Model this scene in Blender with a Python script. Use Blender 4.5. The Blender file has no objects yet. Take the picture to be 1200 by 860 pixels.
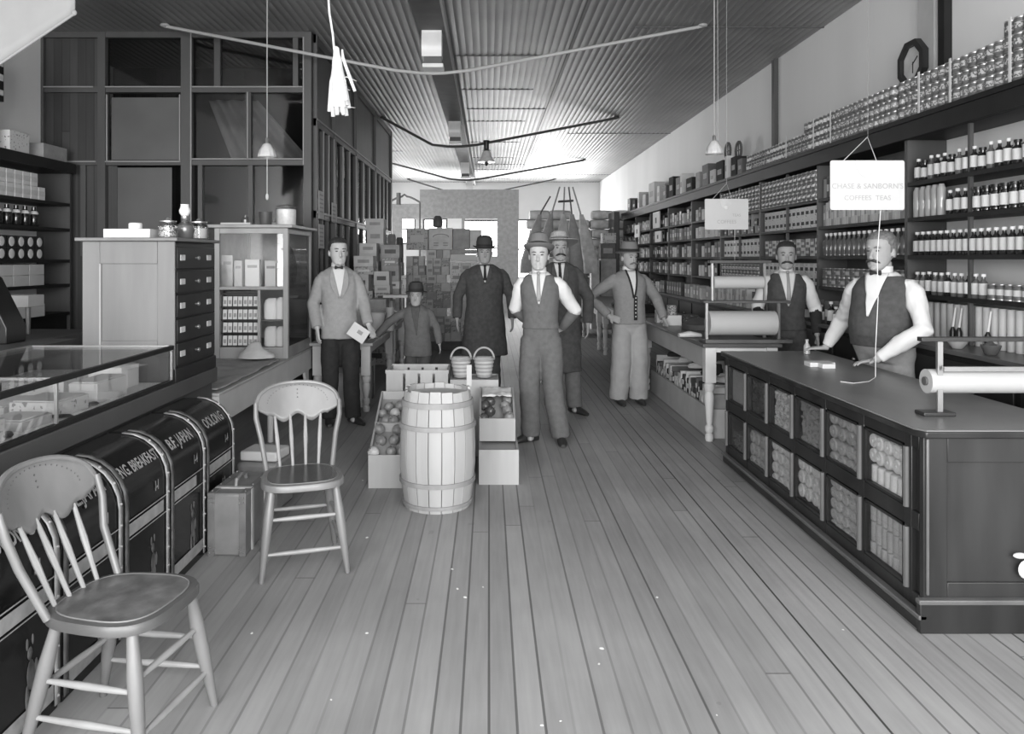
import bpy, math, random
from math import sin, cos, pi, sqrt, radians, atan2
from mathutils import Vector, Matrix, noise
random.seed(7)
SC = bpy.context.scene
COL = SC.collection
V = Vector
CAMZ = 1.55; F = 900.0; CX = 573.0; CY = 303.0

def P(px, py, d):
    return V(((px-CX)*d/F, d, CAMZ-(py-CY)*d/F))

# ---------------------------------------------------------------- materials
def mat(name, v, rough=.6, var=0.0, scale=6.0, stretch=(1, 1, 1), bump=0.0, metal=0.0, spec=.4, detail=4, warm=0.0, seam=None):
    m = bpy.data.materials.new(name); m.use_nodes = True
    nt = m.node_tree; b = nt.nodes['Principled BSDF']
    b.inputs['Roughness'].default_value = rough; b.inputs['Metallic'].default_value = metal
    b.inputs['Specular IOR Level'].default_value = spec
    c = (v, v, v, 1)
    b.inputs['Base Color'].default_value = c
    if var or bump:
        tc = nt.nodes.new('ShaderNodeTexCoord'); mp = nt.nodes.new('ShaderNodeMapping')
        mp.inputs['Scale'].default_value = stretch
        nt.links.new(tc.outputs['Object'], mp.inputs['Vector'])
        n = nt.nodes.new('ShaderNodeTexNoise'); n.inputs['Scale'].default_value = scale; n.inputs['Detail'].default_value = detail
        nt.links.new(mp.outputs[0], n.inputs['Vector'])
        if var:
            r = nt.nodes.new('ShaderNodeMapRange')
            r.inputs['From Min'].default_value = .3; r.inputs['From Max'].default_value = .7
            r.inputs['To Min'].default_value = v*(1-var); r.inputs['To Max'].default_value = min(1, v*(1+var))
            nt.links.new(n.outputs['Fac'], r.inputs['Value'])
            nt.links.new(r.outputs[0], b.inputs['Base Color'])
        if bump:
            bp = nt.nodes.new('ShaderNodeBump'); bp.inputs['Strength'].default_value = bump; bp.inputs['Distance'].default_value = .01
            nt.links.new(n.outputs['Fac'], bp.inputs['Height']); nt.links.new(bp.outputs[0], b.inputs['Normal'])
    return m

def glassmat(name, tint=1.0, refl=.12, rough=.02):
    m = bpy.data.materials.new(name); m.use_nodes = True; nt = m.node_tree
    for n in list(nt.nodes): nt.nodes.remove(n)
    o = nt.nodes.new('ShaderNodeOutputMaterial'); mx = nt.nodes.new('ShaderNodeMixShader')
    t = nt.nodes.new('ShaderNodeBsdfTransparent'); g = nt.nodes.new('ShaderNodeBsdfGlossy')
    t.inputs[0].default_value = (tint, tint, tint, 1); g.inputs['Roughness'].default_value = rough
    lw = nt.nodes.new('ShaderNodeLayerWeight'); lw.inputs[0].default_value = .35
    ad = nt.nodes.new('ShaderNodeMath'); ad.operation = 'MULTIPLY_ADD'; ad.inputs[1].default_value = .35; ad.inputs[2].default_value = refl
    nt.links.new(lw.outputs['Fresnel'], ad.inputs[0]); nt.links.new(ad.outputs[0], mx.inputs[0])
    nt.links.new(t.outputs[0], mx.inputs[1]); nt.links.new(g.outputs[0], mx.inputs[2]); nt.links.new(mx.outputs[0], o.inputs[0])
    return m

def emitmat(name, s):
    m = bpy.data.materials.new(name); m.use_nodes = True; b = m.node_tree.nodes['Principled BSDF']
    b.inputs['Base Color'].default_value = (.8, .8, .8, 1)
    b.inputs['Emission Color'].default_value = (1, 1, 1, 1); b.inputs['Emission Strength'].default_value = s
    return m

def plankmat(name, v, width, rough=.5, axis='X', length=3.2, gapdark=.25, wear=.25, bump=.25, spec=.4, gap=.035, tone=.22):
    m = bpy.data.materials.new(name); m.use_nodes = True; nt = m.node_tree; N = nt.nodes; L = nt.links
    b = N['Principled BSDF']; b.inputs['Specular IOR Level'].default_value = spec
    tc = N.new('ShaderNodeTexCoord'); sp = N.new('ShaderNodeSeparateXYZ'); L.new(tc.outputs['Object'], sp.inputs[0])
    def mth(op, a, bb=None, c=None):
        n = N.new('ShaderNodeMath'); n.operation = op
        for i, x in enumerate((a, bb, c)):
            if x is None: continue
            if isinstance(x, (int, float)): n.inputs[i].default_value = x
            else: L.new(x, n.inputs[i])
        return n.outputs[0]
    u = sp.outputs[axis]; w = sp.outputs['Z' if axis == 'X' and name.startswith('wallboard') or axis == 'Y' else 'Y']
    q = mth('DIVIDE', u, width); idx = mth('FLOOR', q); fr = mth('FRACT', q)
    # per-board random
    wn = N.new('ShaderNodeTexWhiteNoise'); wn.noise_dimensions = '1D'; L.new(idx, wn.inputs['W'])
    off = mth('MULTIPLY', wn.outputs['Value'], 7.0)
    seg = mth('FLOOR', mth('DIVIDE', mth('ADD', w, off), length))
    wn2 = N.new('ShaderNodeTexWhiteNoise'); wn2.noise_dimensions = '2D'
    cb = N.new('ShaderNodeCombineXYZ'); L.new(idx, cb.inputs[0]); L.new(seg, cb.inputs[1]); L.new(cb.outputs[0], wn2.inputs['Vector'])
    d = mth('ABSOLUTE', mth('SUBTRACT', fr, .5))
    g0 = mth('GREATER_THAN', d, .5-gap)
    # gaps differ in depth from board to board
    wn3 = N.new('ShaderNodeTexWhiteNoise'); wn3.noise_dimensions = '1D'; L.new(mth('ADD', mth('FLOOR', mth('ADD', q, .5)), .37), wn3.inputs['W'])
    op = N.new('ShaderNodeMapRange'); op.inputs['From Min'].default_value = -1.6; op.inputs['From Max'].default_value = 1.2; op.inputs['To Min'].default_value = .22 if axis == 'X' and 'floor' in name else 1; L.new(u, op.inputs['Value'])
    gp = mth('MULTIPLY', mth('MULTIPLY', g0, mth('MULTIPLY_ADD', mth('POWER', wn3.outputs['Value'], 1.5), .85, .15)), op.outputs[0])
    fe = mth('FRACT', mth('DIVIDE', mth('ADD', w, off), length)); ge = mth('LESS_THAN', fe, .0012)
    gg = mth('MAXIMUM', gp, mth('MULTIPLY', ge, .6))
    nz = N.new('ShaderNodeTexNoise'); nz.inputs['Scale'].default_value = .9; nz.inputs['Detail'].default_value = 6; L.new(tc.outputs['Object'], nz.inputs['Vector'])
    mp = N.new('ShaderNodeMapping'); mp.inputs['Scale'].default_value = (40, 2.5, 3) if axis == 'X' else (3, 40, 2.5)
    L.new(tc.outputs['Object'], mp.inputs[0])
    gr = N.new('ShaderNodeTexNoise'); gr.inputs['Scale'].default_value = 1.0; gr.inputs['Detail'].default_value = 5; L.new(mp.outputs[0], gr.inputs['Vector'])
    t = mth('MULTIPLY_ADD', mth('SUBTRACT', wn2.outputs['Value'], .5), tone, 1.0)
    t = mth('MULTIPLY_ADD', mth('SUBTRACT', nz.outputs['Fac'], .5), wear*2.2, t)
    t = mth('MULTIPLY_ADD', mth('SUBTRACT', gr.outputs['Fac'], .5), .35, t)
    # small specks of litter and nail marks
    sn = N.new('ShaderNodeTexNoise'); sn.inputs['Scale'].default_value = 7; sn.inputs['Detail'].default_value = 2; L.new(tc.outputs['Object'], sn.inputs['Vector'])
    t = mth('SUBTRACT', t, mth('MULTIPLY', mth('GREATER_THAN', sn.outputs['Fac'], .74), .12))
    t = mth('MULTIPLY', t, mth('SUBTRACT', 1.0, mth('MULTIPLY', gg, 1-gapdark)))
    t = mth('MULTIPLY', t, v)
    L.new(t, b.inputs['Base Color'])
    r = mth('MULTIPLY_ADD', nz.outputs['Fac'], .3, rough-.15); L.new(r, b.inputs['Roughness'])
    bp = N.new('ShaderNodeBump'); bp.inputs['Strength'].default_value = bump; bp.inputs['Distance'].default_value = .006
    hh = mth('SUBTRACT', mth('MULTIPLY', gr.outputs['Fac'], .2), gg); L.new(hh, bp.inputs['Height']); L.new(bp.outputs[0], b.inputs['Normal'])
    return m

def spotmat(name, base, ink, scale=60, thr=.55, rough=.6):
    """printed paper: blotches of ink on a plain ground"""
    m = mat(name, base, rough); nt = m.node_tree; b = nt.nodes['Principled BSDF']
    tc = nt.nodes.new('ShaderNodeTexCoord'); n = nt.nodes.new('ShaderNodeTexNoise'); n.inputs['Scale'].default_value = scale; n.inputs['Detail'].default_value = 1
    nt.links.new(tc.outputs['Object'], n.inputs['Vector'])
    g = nt.nodes.new('ShaderNodeMath'); g.operation = 'GREATER_THAN'; g.inputs[1].default_value = thr
    nt.links.new(n.outputs['Fac'], g.inputs[0])
    mr = nt.nodes.new('ShaderNodeMapRange'); mr.inputs['To Min'].default_value = base; mr.inputs['To Max'].default_value = ink
    nt.links.new(g.outputs[0], mr.inputs['Value']); nt.links.new(mr.outputs[0], b.inputs['Base Color'])
    return m

# ---------------------------------------------------------------- mesh builder
class G:
    def __init__(s): s.v = []; s.f = []; s.m = []; s.mi = 0
    def add(s, vs, fs, mi=None):
        o = len(s.v); s.v += [tuple(x) for x in vs]
        for f in fs: s.f.append([i+o for i in f]); s.m.append(s.mi if mi is None else mi)
    def box(s, x0, x1, y0, y1, z0, z1, mi=None):
        vs = [(x, y, z) for z in (z0, z1) for y in (y0, y1) for x in (x0, x1)]
        s.add(vs, [(0, 2, 3, 1), (4, 5, 7, 6), (0, 1, 5, 4), (2, 6, 7, 3), (0, 4, 6, 2), (1, 3, 7, 5)], mi)
        return s
    def obox(s, c, size, M=None, mi=None):
        M = M or Matrix.Identity(3); c = V(c); a, b, d = [q/2 for q in size]
        vs = [c+M@V((x, y, z)) for z in (-d, d) for y in (-b, b) for x in (-a, a)]
        s.add(vs, [(0, 2, 3, 1), (4, 5, 7, 6), (0, 1, 5, 4), (2, 6, 7, 3), (0, 4, 6, 2), (1, 3, 7, 5)], mi)
        return s
    def tube(s, pts, rad, n=10, mi=None, side=None, flat=None, caps=True):
        """rad: number or list; flat: list of second radii (along the other axis)"""
        pts = [V(p) for p in pts]; k = len(pts)
        if isinstance(rad, (int, float)): rad = [rad]*k
        fl = flat or rad
        if isinstance(fl, (int, float)): fl = [fl]*k
        t0 = (pts[1]-pts[0]).normalized()
        a = V(side) if side is not None else (V((1, 0, 0)) if abs(t0.x) < .8 else V((0, 1, 0)))
        vs = []
        for i, p in enumerate(pts):
            t = (pts[min(i+1, k-1)]-pts[max(i-1, 0)]).normalized()
            a = (a-t*a.dot(t))
            if a.length < 1e-6: a = t.orthogonal()
            a.normalize(); b = t.cross(a)
            for j in range(n):
                q = 2*pi*j/n; vs.append(p+a*rad[i]*cos(q)+b*fl[i]*sin(q))
        fs = [(i*n+j, i*n+(j+1) % n, (i+1)*n+(j+1) % n, (i+1)*n+j) for i in range(k-1) for j in range(n)]
        if caps: fs += [tuple(reversed(range(n))), tuple(range((k-1)*n, k*n))]
        s.add(vs, fs, mi); return s
    def cyl(s, p0, p1, r0, r1=None, n=14, mi=None):
        return s.tube([p0, p1], [r0, r0 if r1 is None else r1], n, mi)
    def lathe(s, prof, c=(0, 0, 0), n=20, mi=None, M=None, sx=1, sy=1):
        M = M or Matrix.Identity(3); c = V(c); k = len(prof); vs = []
        for r, z in prof:
            for j in range(n):
                q = 2*pi*j/n; vs.append(c+M@V((r*cos(q)*sx, r*sin(q)*sy, z)))
        fs = [(i*n+j, i*n+(j+1) % n, (i+1)*n+(j+1) % n, (i+1)*n+j) for i in range(k-1) for j in range(n)]
        mis = [mi if not isinstance(mi, list) else mi[i] for i in range(k-1) for j in range(n)]
        o = len(s.v); s.v += [tuple(x) for x in vs]
        for f, q in zip(fs, mis): s.f.append([i+o for i in f]); s.m.append(s.mi if q is None else q)
        for idx, q in ((list(reversed(range(n))), 0), (list(range((k-1)*n, k*n)), -1)):
            if prof[q][0] > 1e-5:
                s.f.append([i+o for i in idx]); s.m.append(s.mi if mi is None else (mi if not isinstance(mi, list) else mi[q]))
        return s
    def ell(s, c, r, nu=14, nv=9, mi=None, M=None):
        prof = [(max(1e-6, sin(pi*i/nv)), -cos(pi*i/nv)) for i in range(nv+1)]
        M = (M or Matrix.Identity(3)) @ Matrix.Diagonal(V(r))
        return s.lathe(prof, c, nu, mi, M)
    def rings(s, rs, n=20, mi=None, p=2.0):
        """rs: (center, ax vec, ay vec) full ellipses, p: roundness power"""
        vs = []; k = len(rs)
        for c, a, b in rs:
            c = V(c); a = V(a); b = V(b)
            for j in range(n):
                q = 2*pi*j/n; cc, ss = cos(q), sin(q)
                cc = math.copysign(abs(cc)**(2/p), cc); ss = math.copysign(abs(ss)**(2/p), ss)
                vs.append(c+a*cc+b*ss)
        fs = [(i*n+j, i*n+(j+1) % n, (i+1)*n+(j+1) % n, (i+1)*n+j) for i in range(k-1) for j in range(n)]
        fs += [tuple(reversed(range(n))), tuple(range((k-1)*n, k*n))]
        s.add(vs, fs, mi); return s
    def prism(s, poly, f, a, b, mi=None):
        """poly: 2-D points, f(u, v, w) -> 3-D; extruded w from a to b"""
        n = len(poly); vs = [f(u, v, a) for u, v in poly]+[f(u, v, b) for u, v in poly]
        fs = [tuple(reversed(range(n))), tuple(range(n, 2*n))]+[(i, (i+1) % n, n+(i+1) % n, n+i) for i in range(n)]
        s.add(vs, fs, mi); return s
    def grid(s, fn, nu, nv, mi=None):
        vs = [fn(i/nu, j/nv) for j in range(nv+1) for i in range(nu+1)]
        fs = [(j*(nu+1)+i, j*(nu+1)+i+1, (j+1)*(nu+1)+i+1, (j+1)*(nu+1)+i) for j in range(nv) for i in range(nu)]
        s.add(vs, fs, mi); return s

def mesh(name, g, mats, smooth=True, ang=38):
    me = bpy.data.meshes.new(name); me.from_pydata(g.v, [], g.f)
    for m in (mats if isinstance(mats, (list, tuple)) else [mats]): me.materials.append(m)
    me.polygons.foreach_set('material_index', g.m)
    if smooth:
        me.polygons.foreach_set('use_smooth', [True]*len(me.polygons)); me.update()
        me.set_sharp_from_angle(angle=radians(ang))
    me.update(); return me

def obj(name, g, mats, parent=None, loc=None, bevel=0, solid=0, rz=0, label=None, ang=38, fixn=False):
    me = mesh(name, g, mats, ang=ang)
    if fixn or solid:
        import bmesh
        bm = bmesh.new(); bm.from_mesh(me)
        if not solid: bmesh.ops.recalc_face_normals(bm, faces=bm.faces)
        bm.to_mesh(me); bm.free()
    o = bpy.data.objects.new(name, me); COL.objects.link(o)
    if parent is not None: o.parent = parent
    if loc is not None: o.location = loc
    if rz: o.rotation_euler.z = rz
    if solid:
        q = o.modifiers.new('s', 'SOLIDIFY'); q.thickness = solid; q.offset = 0
    if bevel:
        q = o.modifiers.new('b', 'BEVEL'); q.width = bevel; q.segments = 2; q.limit_method = 'ANGLE'; q.angle_limit = radians(40)
    if label: o['label'] = label
    return o

def tag(o, label, cat, group=None, kind=None):
    o['label'] = label; o['category'] = cat
    if group: o['group'] = group
    if kind: o['kind'] = kind
    return o

def thing(name, label, cat, loc=(0, 0, 0), rz=0, group=None):
    o = bpy.data.objects.new(name, None); COL.objects.link(o); o.location = loc; o.rotation_euler.z = rz
    o.empty_display_size = .1
    return tag(o, label, cat, group)

def struct(name, g, m, label=None, bevel=0):
    o = obj(name, g, m, bevel=bevel); o['kind'] = 'structure'
    if label: o['label'] = label
    return o

def inst(src, loc, rz=0, label=None, group=None, scale=None, rot=None, cat=None):
    """copy of a thing with its parts and sub-parts"""
    def cp(o, par):
        c = o.copy(); COL.objects.link(c)
        if par is not None: c.parent = par
        for ch in kids.get(o, []): cp(ch, c)
        return c
    kids = {}
    def walk(o):
        kids[o] = list(o.children)
        for ch in kids[o]: walk(ch)
    walk(src)
    c = cp(src, None); c.location = loc
    c.rotation_euler = rot if rot is not None else (0, 0, rz)
    if scale is not None: c.scale = scale if not isinstance(scale, (int, float)) else (scale,)*3
    if label: c['label'] = label
    if group: c['group'] = group
    if cat: c['category'] = cat
    return c

class Kind:
    """first place() makes the source object, later ones copy it"""
    def __init__(s, make): s.make = make; s.o = None
    def place(s, loc, label, group=None, rz=0, scale=None, rot=None):
        if s.o is None:
            s.o = s.make(); o = s.o; o.location = loc
            o.rotation_euler = rot if rot is not None else (0, 0, rz)
            if scale is not None: o.scale = scale if not isinstance(scale, (int, float)) else (scale,)*3
            o['label'] = label
            if group: o['group'] = group
            return o
        return inst(s.o, loc, rz, label, group, scale if scale is not None else 1, rot)

_ones = 'first second third fourth fifth sixth seventh eighth ninth tenth eleventh twelfth thirteenth fourteenth fifteenth sixteenth seventeenth eighteenth nineteenth'.split()
_tens = {2: 'twentieth', 3: 'thirtieth', 4: 'fortieth', 5: 'fiftieth', 6: 'sixtieth', 7: 'seventieth', 8: 'eightieth', 9: 'ninetieth'}
_tenw = {2: 'twenty', 3: 'thirty', 4: 'forty', 5: 'fifty', 6: 'sixty', 7: 'seventy', 8: 'eighty', 9: 'ninety'}
def nth(i):
    """0-based ordinal word"""
    if i < 19: return _ones[i]
    k = i+1
    if k % 10 == 0: return _tens[k//10]
    return _tenw[k//10]+'-'+_ones[k % 10-1]

def text_geo(s, size, bold=0.0):
    cu = bpy.data.curves.new('t', 'FONT'); cu.body = s; cu.size = size; cu.align_x = 'CENTER'; cu.align_y = 'CENTER'; cu.offset = bold
    cu.resolution_u = 3
    o = bpy.data.objects.new('t', cu); COL.objects.link(o)
    bpy.context.view_layer.update()
    dg = bpy.context.evaluated_depsgraph_get(); me = o.evaluated_get(dg).to_mesh()
    vs = [tuple(v.co) for v in me.vertices]; fs = [tuple(p.vertices) for p in me.polygons]
    o.evaluated_get(dg).to_mesh_clear(); bpy.data.objects.remove(o); bpy.data.curves.remove(cu)
    return vs, fs

# ---------------------------------------------------------------- material set
M = dict(
    floor=plankmat('floor_boards', .29, .094, rough=.5, length=5.5, wear=.40, gapdark=.05, gap=.05, tone=.22, spec=.35),
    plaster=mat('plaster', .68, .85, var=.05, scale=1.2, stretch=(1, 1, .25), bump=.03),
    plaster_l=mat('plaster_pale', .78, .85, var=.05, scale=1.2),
    ceil=mat('ceiling_sheet', .25, .38, var=.16, scale=1.3, spec=.7, metal=.3),
    seam=mat('seam', .10, .6), beam=mat('beam', .075, .55, var=.2), beam_l=mat('beam_lip', .4, .6), strut=mat('strut_paint', .62, .35, var=.08),
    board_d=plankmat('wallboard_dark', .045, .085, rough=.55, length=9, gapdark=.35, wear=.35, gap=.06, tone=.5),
    frame=mat('partition_paint', .068, .5, var=.12, scale=4, stretch=(1, 1, .2)),
    frame_l=mat('partition_bead', .26, .5),
    darkwood=mat('dark_wood', .020, .42, var=.3, scale=8, stretch=(1, 1, .15), bump=.04),
    shelfwood=mat('shelf_wood', .06, .5, var=.25, scale=5, stretch=(1, .2, 1)),
    shelfside=mat('shelf_side', .07, .5, var=.15, scale=5, stretch=(1, 1, .2)),
    ledge=mat('ledge_wood', .014, .5, var=.2, spec=.25),
    ctop=mat('counter_top', .14, .33, var=.2, scale=3, stretch=(1, .5, 1), spec=.5),
    cbody=mat('counter_wood', .020, .35, var=.4, scale=6, stretch=(1, 1, .2), bump=.03),
    cpanel=mat('counter_panel', .026, .4, var=.4, scale=5, stretch=(1.5, 1, .25), bump=.03),
    cedge=mat('counter_moulding', .11, .3, var=.15),
    oak=mat('grey_oak', .13, .42, var=.16, scale=4, stretch=(2, 1, .25), bump=.02),
    oak_l=mat('pale_oak', .28, .4, var=.15, scale=5, stretch=(1, 1, .2)),
    white=mat('white_paint', .58, .5, var=.06, scale=5), whited=mat('grey_paint', .42, .5, var=.08, scale=5),
    tabled=mat('table_dark_top', .09, .35, var=.25, scale=3),
    pine=mat('pine', .37, .62, var=.16, scale=5, stretch=(1, 1, .12), bump=.04, detail=6),
    pine2=mat('pine_side', .34, .62, var=.18, scale=5, stretch=(.2, .2, 1), bump=.04),
    hoop=mat('hoop_wood', .27, .65, var=.15, scale=12),
    tin=mat('black_japanned', .008, .22, var=.5, scale=4, spec=.32), casefloor=mat('case_lining', .85, .8), gold=mat('gilt', .36, .35, var=.2, scale=20, metal=.3), goldd=mat('gilt_faint', .10, .4, var=.6, scale=14),
    chairm=mat('chair_wood', .16, .33, var=.2, scale=7, stretch=(1, 1, .3), spec=.5), chairp=mat('chair_panel', .11, .33, var=.4, scale=16, bump=.08, spec=.5), chaird=mat('chair_edge', .085, .35, var=.2),
    chairk=mat('chair_spindle', .27, .35, var=.15, scale=7), chairseat2=mat('seat_dark', .05, .22, var=.3, scale=6),
    paper=mat('paper', .60, .7, var=.03), rollp=mat('wrapping_paper', .40, .7, var=.03), sheetm=mat('ceiling_sheet_paper', .26, .8, var=.05), paperd=mat('paper_cream', .5, .7, var=.06), ink=mat('ink', .30, .7), inkd=mat('ink_dark', .03, .6),  # paperd: slightly darker, cream paper
    sign=mat('sign_card', .50, .6, var=.02),
    black=mat('black', .012, .35), iron=mat('iron', .05, .4, metal=.5), steel=mat('steel', .38, .3, metal=.8), brass=mat('brass', .4, .3, metal=.8),
    grey=mat('grey_box', .29, .6, var=.15, scale=10), greyl=mat('grey_light_box', .50, .6, var=.12, scale=10), greyd=mat('grey_dark_box', .09, .6, var=.2, scale=10),
    sack=mat('sack_cloth', .48, .85, var=.22, scale=9, bump=.1),
    case=mat('suitcase_hide', .19, .45, var=.15, scale=8, bump=.04), cased=mat('suitcase_edge', .15, .45, var=.2, scale=12),
    string=mat('cotton_string', .72, .8), rope=mat('cord', .42, .8), cordd=mat('cord_grey', .2, .7), rod=mat('rod', .36, .5), rodd=mat('rod_dark', .06, .5),
    skin=mat('skin', .34, .75, var=.06, scale=20, spec=.2), skinp=mat('skin_pale', .46, .75, var=.05, scale=20, spec=.2), eye=mat('eye_dark', .05, .3),
    hair=mat('hair_dark', .035, .6, var=.4, scale=60, bump=.2), hairg=mat('hair_grey', .15, .6, var=.4, scale=60, bump=.2),
    c_lgrey=mat('wool_pale_grey', .31, .9, var=.07, scale=30), c_grey=mat('wool_grey', .125, .9, var=.12, scale=25), c_mid=mat('wool_mid', .085, .9, var=.12, scale=25),
    c_dark=mat('wool_dark', .068, .9, var=.2, scale=25), c_black=mat('wool_black', .022, .85, var=.2, scale=25), c_cardi=mat('knit_grey', .24, .95, var=.06, scale=40, bump=.1),
    c_denim=mat('twill_pale', .33, .9, var=.08, scale=9), shirt=mat('shirt_white', .66, .75, var=.03), tie=mat('tie_silk', .28, .5), shoe=mat('shoe', .03, .3), c_trim=mat('knit_dark', .02, .9),
    felt_d=mat('felt_dark', .045, .85), felt_g=mat('felt_grey', .17, .85), cap_pale=mat('cap_pale', .36, .85), straw=mat('straw', .40, .8, var=.15, scale=60),
    glass=glassmat('clear_glass', .97, .02), glassd=glassmat('window_glass', .62, .03, .05), glasscase=glassmat('case_glass', .95, .10, .03),
    bottle_d=mat('bottle_dark', .015, .12, spec=.7), bottle_c=mat('bottle_pale', .34, .15, spec=.7), bottle_m=mat('bottle_mid', .09, .15, spec=.7),
    apple=mat('apple', .22, .35, var=.45, scale=14), apple_d=mat('apple_red', .07, .25, var=.5, scale=12), stem=mat('stem', .05, .8),
    day=emitmat('daylight_pane', 6.0), lampglass=mat('opal_glass', .62, .25, var=.1, scale=30),
    cloth=mat('cloth_grey', .32, .85, var=.12, scale=10), greypane=mat('opaque_grey_pane', .10, .35, var=.12, scale=2.0),
)
M['can1'] = spotmat('can_paper_spotted', .42, .10, 75, .52); M['can2'] = spotmat('can_paper_printed', .30, .62, 55, .56); M['can3'] = spotmat('can_paper_pale', .62, .10, 42, .60)
M['box1'] = spotmat('carton_print_pale', .40, .2, 28, .58); M['box2'] = spotmat('carton_print_grey', .24, .45, 30, .62); M['box3'] = spotmat('carton_print_dark', .08, .36, 34, .63)
M['box4'] = spotmat('carton_print_white', .62, .22, 40, .64)
# ================================================================ ROOM
XL, XR, ZC, YB, YF = -4.70, 3.45, 3.94, 24.0, -2.2
struct('floor', G().box(XL, XR, YF, YB, -.06, 0), M['floor'])
# ceiling of ribbed sheets running the length of the room
def ceiling():
    g = G(); n = 6; pitch = .08; k = int((XR-XL)/pitch)*n
    xs = [XL+(XR-XL)*i/k for i in range(k+1)]
    ys = [YF, 4, 8, 12, 16, 20, YB]
    vs = []
    for y in ys:
        for i, x in enumerate(xs):
            u = (i % n)/n
            vs.append((x, y, ZC-.011*(1-abs(2*u-1))**.6))
    w = k+1
    fs = [(j*w+i, (j+1)*w+i, (j+1)*w+i+1, j*w+i+1) for j in range(len(ys)-1) for i in range(k)]
    g.add(vs, fs); g.mi = 1
    for i, y in enumerate((3.1, 5.5, 7.9, 9.7, 12.2, 14.6, 17.0, 19.4, 21.8)):
        x0, x1 = ((XL, -1.9), (-.35, .9), (1.5, XR))[i % 3]
        g.box(x0, x1, y, y+.02, ZC-.014, ZC+.0)
        g.box(-.4, .62, y+1.1, y+1.12, ZC-.014, ZC+.0)
    g.box(.9, .915, YF, YB, ZC-.014, ZC+.001); g.mi = 0
    g.box(XL, XR, YF, YB, ZC+.005, ZC+.06)
    return g
c = struct('ceiling', ceiling(), [M['ceil'], M['seam']])
struct('wall_right', G().box(XR, XR+.12, YF, YB, 0, ZC), M['plaster'])
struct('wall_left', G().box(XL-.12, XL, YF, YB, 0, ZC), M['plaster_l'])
# rear wall with its windows
WB = [(-5.2+2.47, -2.15, 2.05, 2.9), (-1.95, -1.25, 2.05, 2.75), (-.75, .22, 1.2, 2.78), (.95, 1.35, 1.0, 2.75)]
WB = [(-2.95, -2.3, 2.0, 2.95), (-2.05, -1.30, 2.0, 2.80), (-.80, .30, 1.0, 2.76), (.72, 1.45, .9, 2.78)]
g = G(); x = XL
for x0, x1, z0, z1 in WB:
    g.box(x, x0, YB, YB+.15, 0, ZC); g.box(x0, x1, YB, YB+.15, 0, z0); g.box(x0, x1, YB, YB+.15, z1, ZC); x = x1
g.box(x, XR, YB, YB+.15, 0, ZC)
struct('wall_back', g, M['plaster_l'])
for i, (x0, x1, z0, z1) in enumerate(WB):
    g = G(); t = .045
    g.box(x0, x1, YB-.01, YB+.1, z0, z0+t).box(x0, x1, YB-.01, YB+.1, z1-t, z1).box(x0, x0+t, YB-.01, YB+.1, z0+t, z1-t).box(x1-t, x1, YB-.01, YB+.1, z0+t, z1-t)
    g.box(x0+t, x1-t, YB+.03, YB+.06, (z0+z1)/2-.02, (z0+z1)/2+.02)
    w = struct('window_%d' % (i+1), g, M['frame'])
    obj('pane', G().box(x0+t, x1-t, YB+.07, YB+.08, z0+t, z1-t), M['day'], w)
# front wall behind the viewer: shop windows and doorway let the daylight in
g = G()
g.box(XL, XR, YF-.15, YF, 0, .55).box(XL, XR, YF-.15, YF, 3.75, ZC)
for x0, x1 in ((XL, XL+.25), (-1.25, -1.05), (.15, .35), (XR-.25, XR)): g.box(x0, x1, YF-.15, YF, .55, 3.75)
struct('wall_front', g, M['frame'])
struct('trim_1', G().box(XR-.03, XR, YF, YB, 0, .16), M['beam'])
# battens on the right wall
for i, y in enumerate((9.15, 5.87)):
    struct('trim_%d' % (i+2), G().box(XR-.05, XR, y, y+(.09 if i == 0 else .22), 2.6, ZC), M['frame'] if i == 0 else M['whited'])
struct('trim_4', G().box(XR-.06, XR, 5.72, 5.80, 2.6, ZC), M['ledge'])

# ---------------------------------------------------------------- office partition on the left
PX, PY, PE = -1.875, 8.1, 14.4
def Z(py, d=PY): return CAMZ-(py-CY)*d/F
def X(px, d=PY): return (px-CX)*d/F
g = G(); lg = G()
fr = G()
posts = [(47, 54), (117, 126), (214, 226), (357, 366)]
for a, b in posts: fr.box(X(a), X(b), PY-.05, PY+.05, .02, ZC-.012)
for a, b in ((38, 45), (102, 109), (188, 194)): fr.box(X(54), X(357), PY-.04, PY+.04, Z(b), Z(a))
fr.box(X(54), X(357), PY-.04, PY+.04, 0, .2)
for a, b, c_, d_ in ((289, 295, 109, 188), (252, 259, 45, 102), (344, 350, 45, 102), (292, 297, 194, 300), (233, 238, 194, 300), (96, 102, 194, 300)):
    fr.box(X(a), X(b), PY-.03, PY+.03, Z(d_), Z(c_))
w = struct('wall_partition', fr, M['frame'], 'grey painted frame of the glazed office partition')
# thin light beads along the frame edges
for (x0, x1, yy) in ((226, 357, 103), (126, 214, 103), (54, 112, 103), (226, 357, 187), (126, 214, 190), (72, 115, 190)):
    lg.box(X(x0), X(x1), PY-.058, PY-.04, Z(yy)-.006, Z(yy)+.006)
for (xx, y0, y1) in ((226, 40, 300), (128, 112, 190), (213, 112, 190), (292, 109, 188), (357, 45, 194)):
    lg.box(X(xx)-.006, X(xx)+.006, PY-.058, PY-.04, Z(y1), Z(y0))
obj('bead', lg, M['frame_l'], w)
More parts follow.
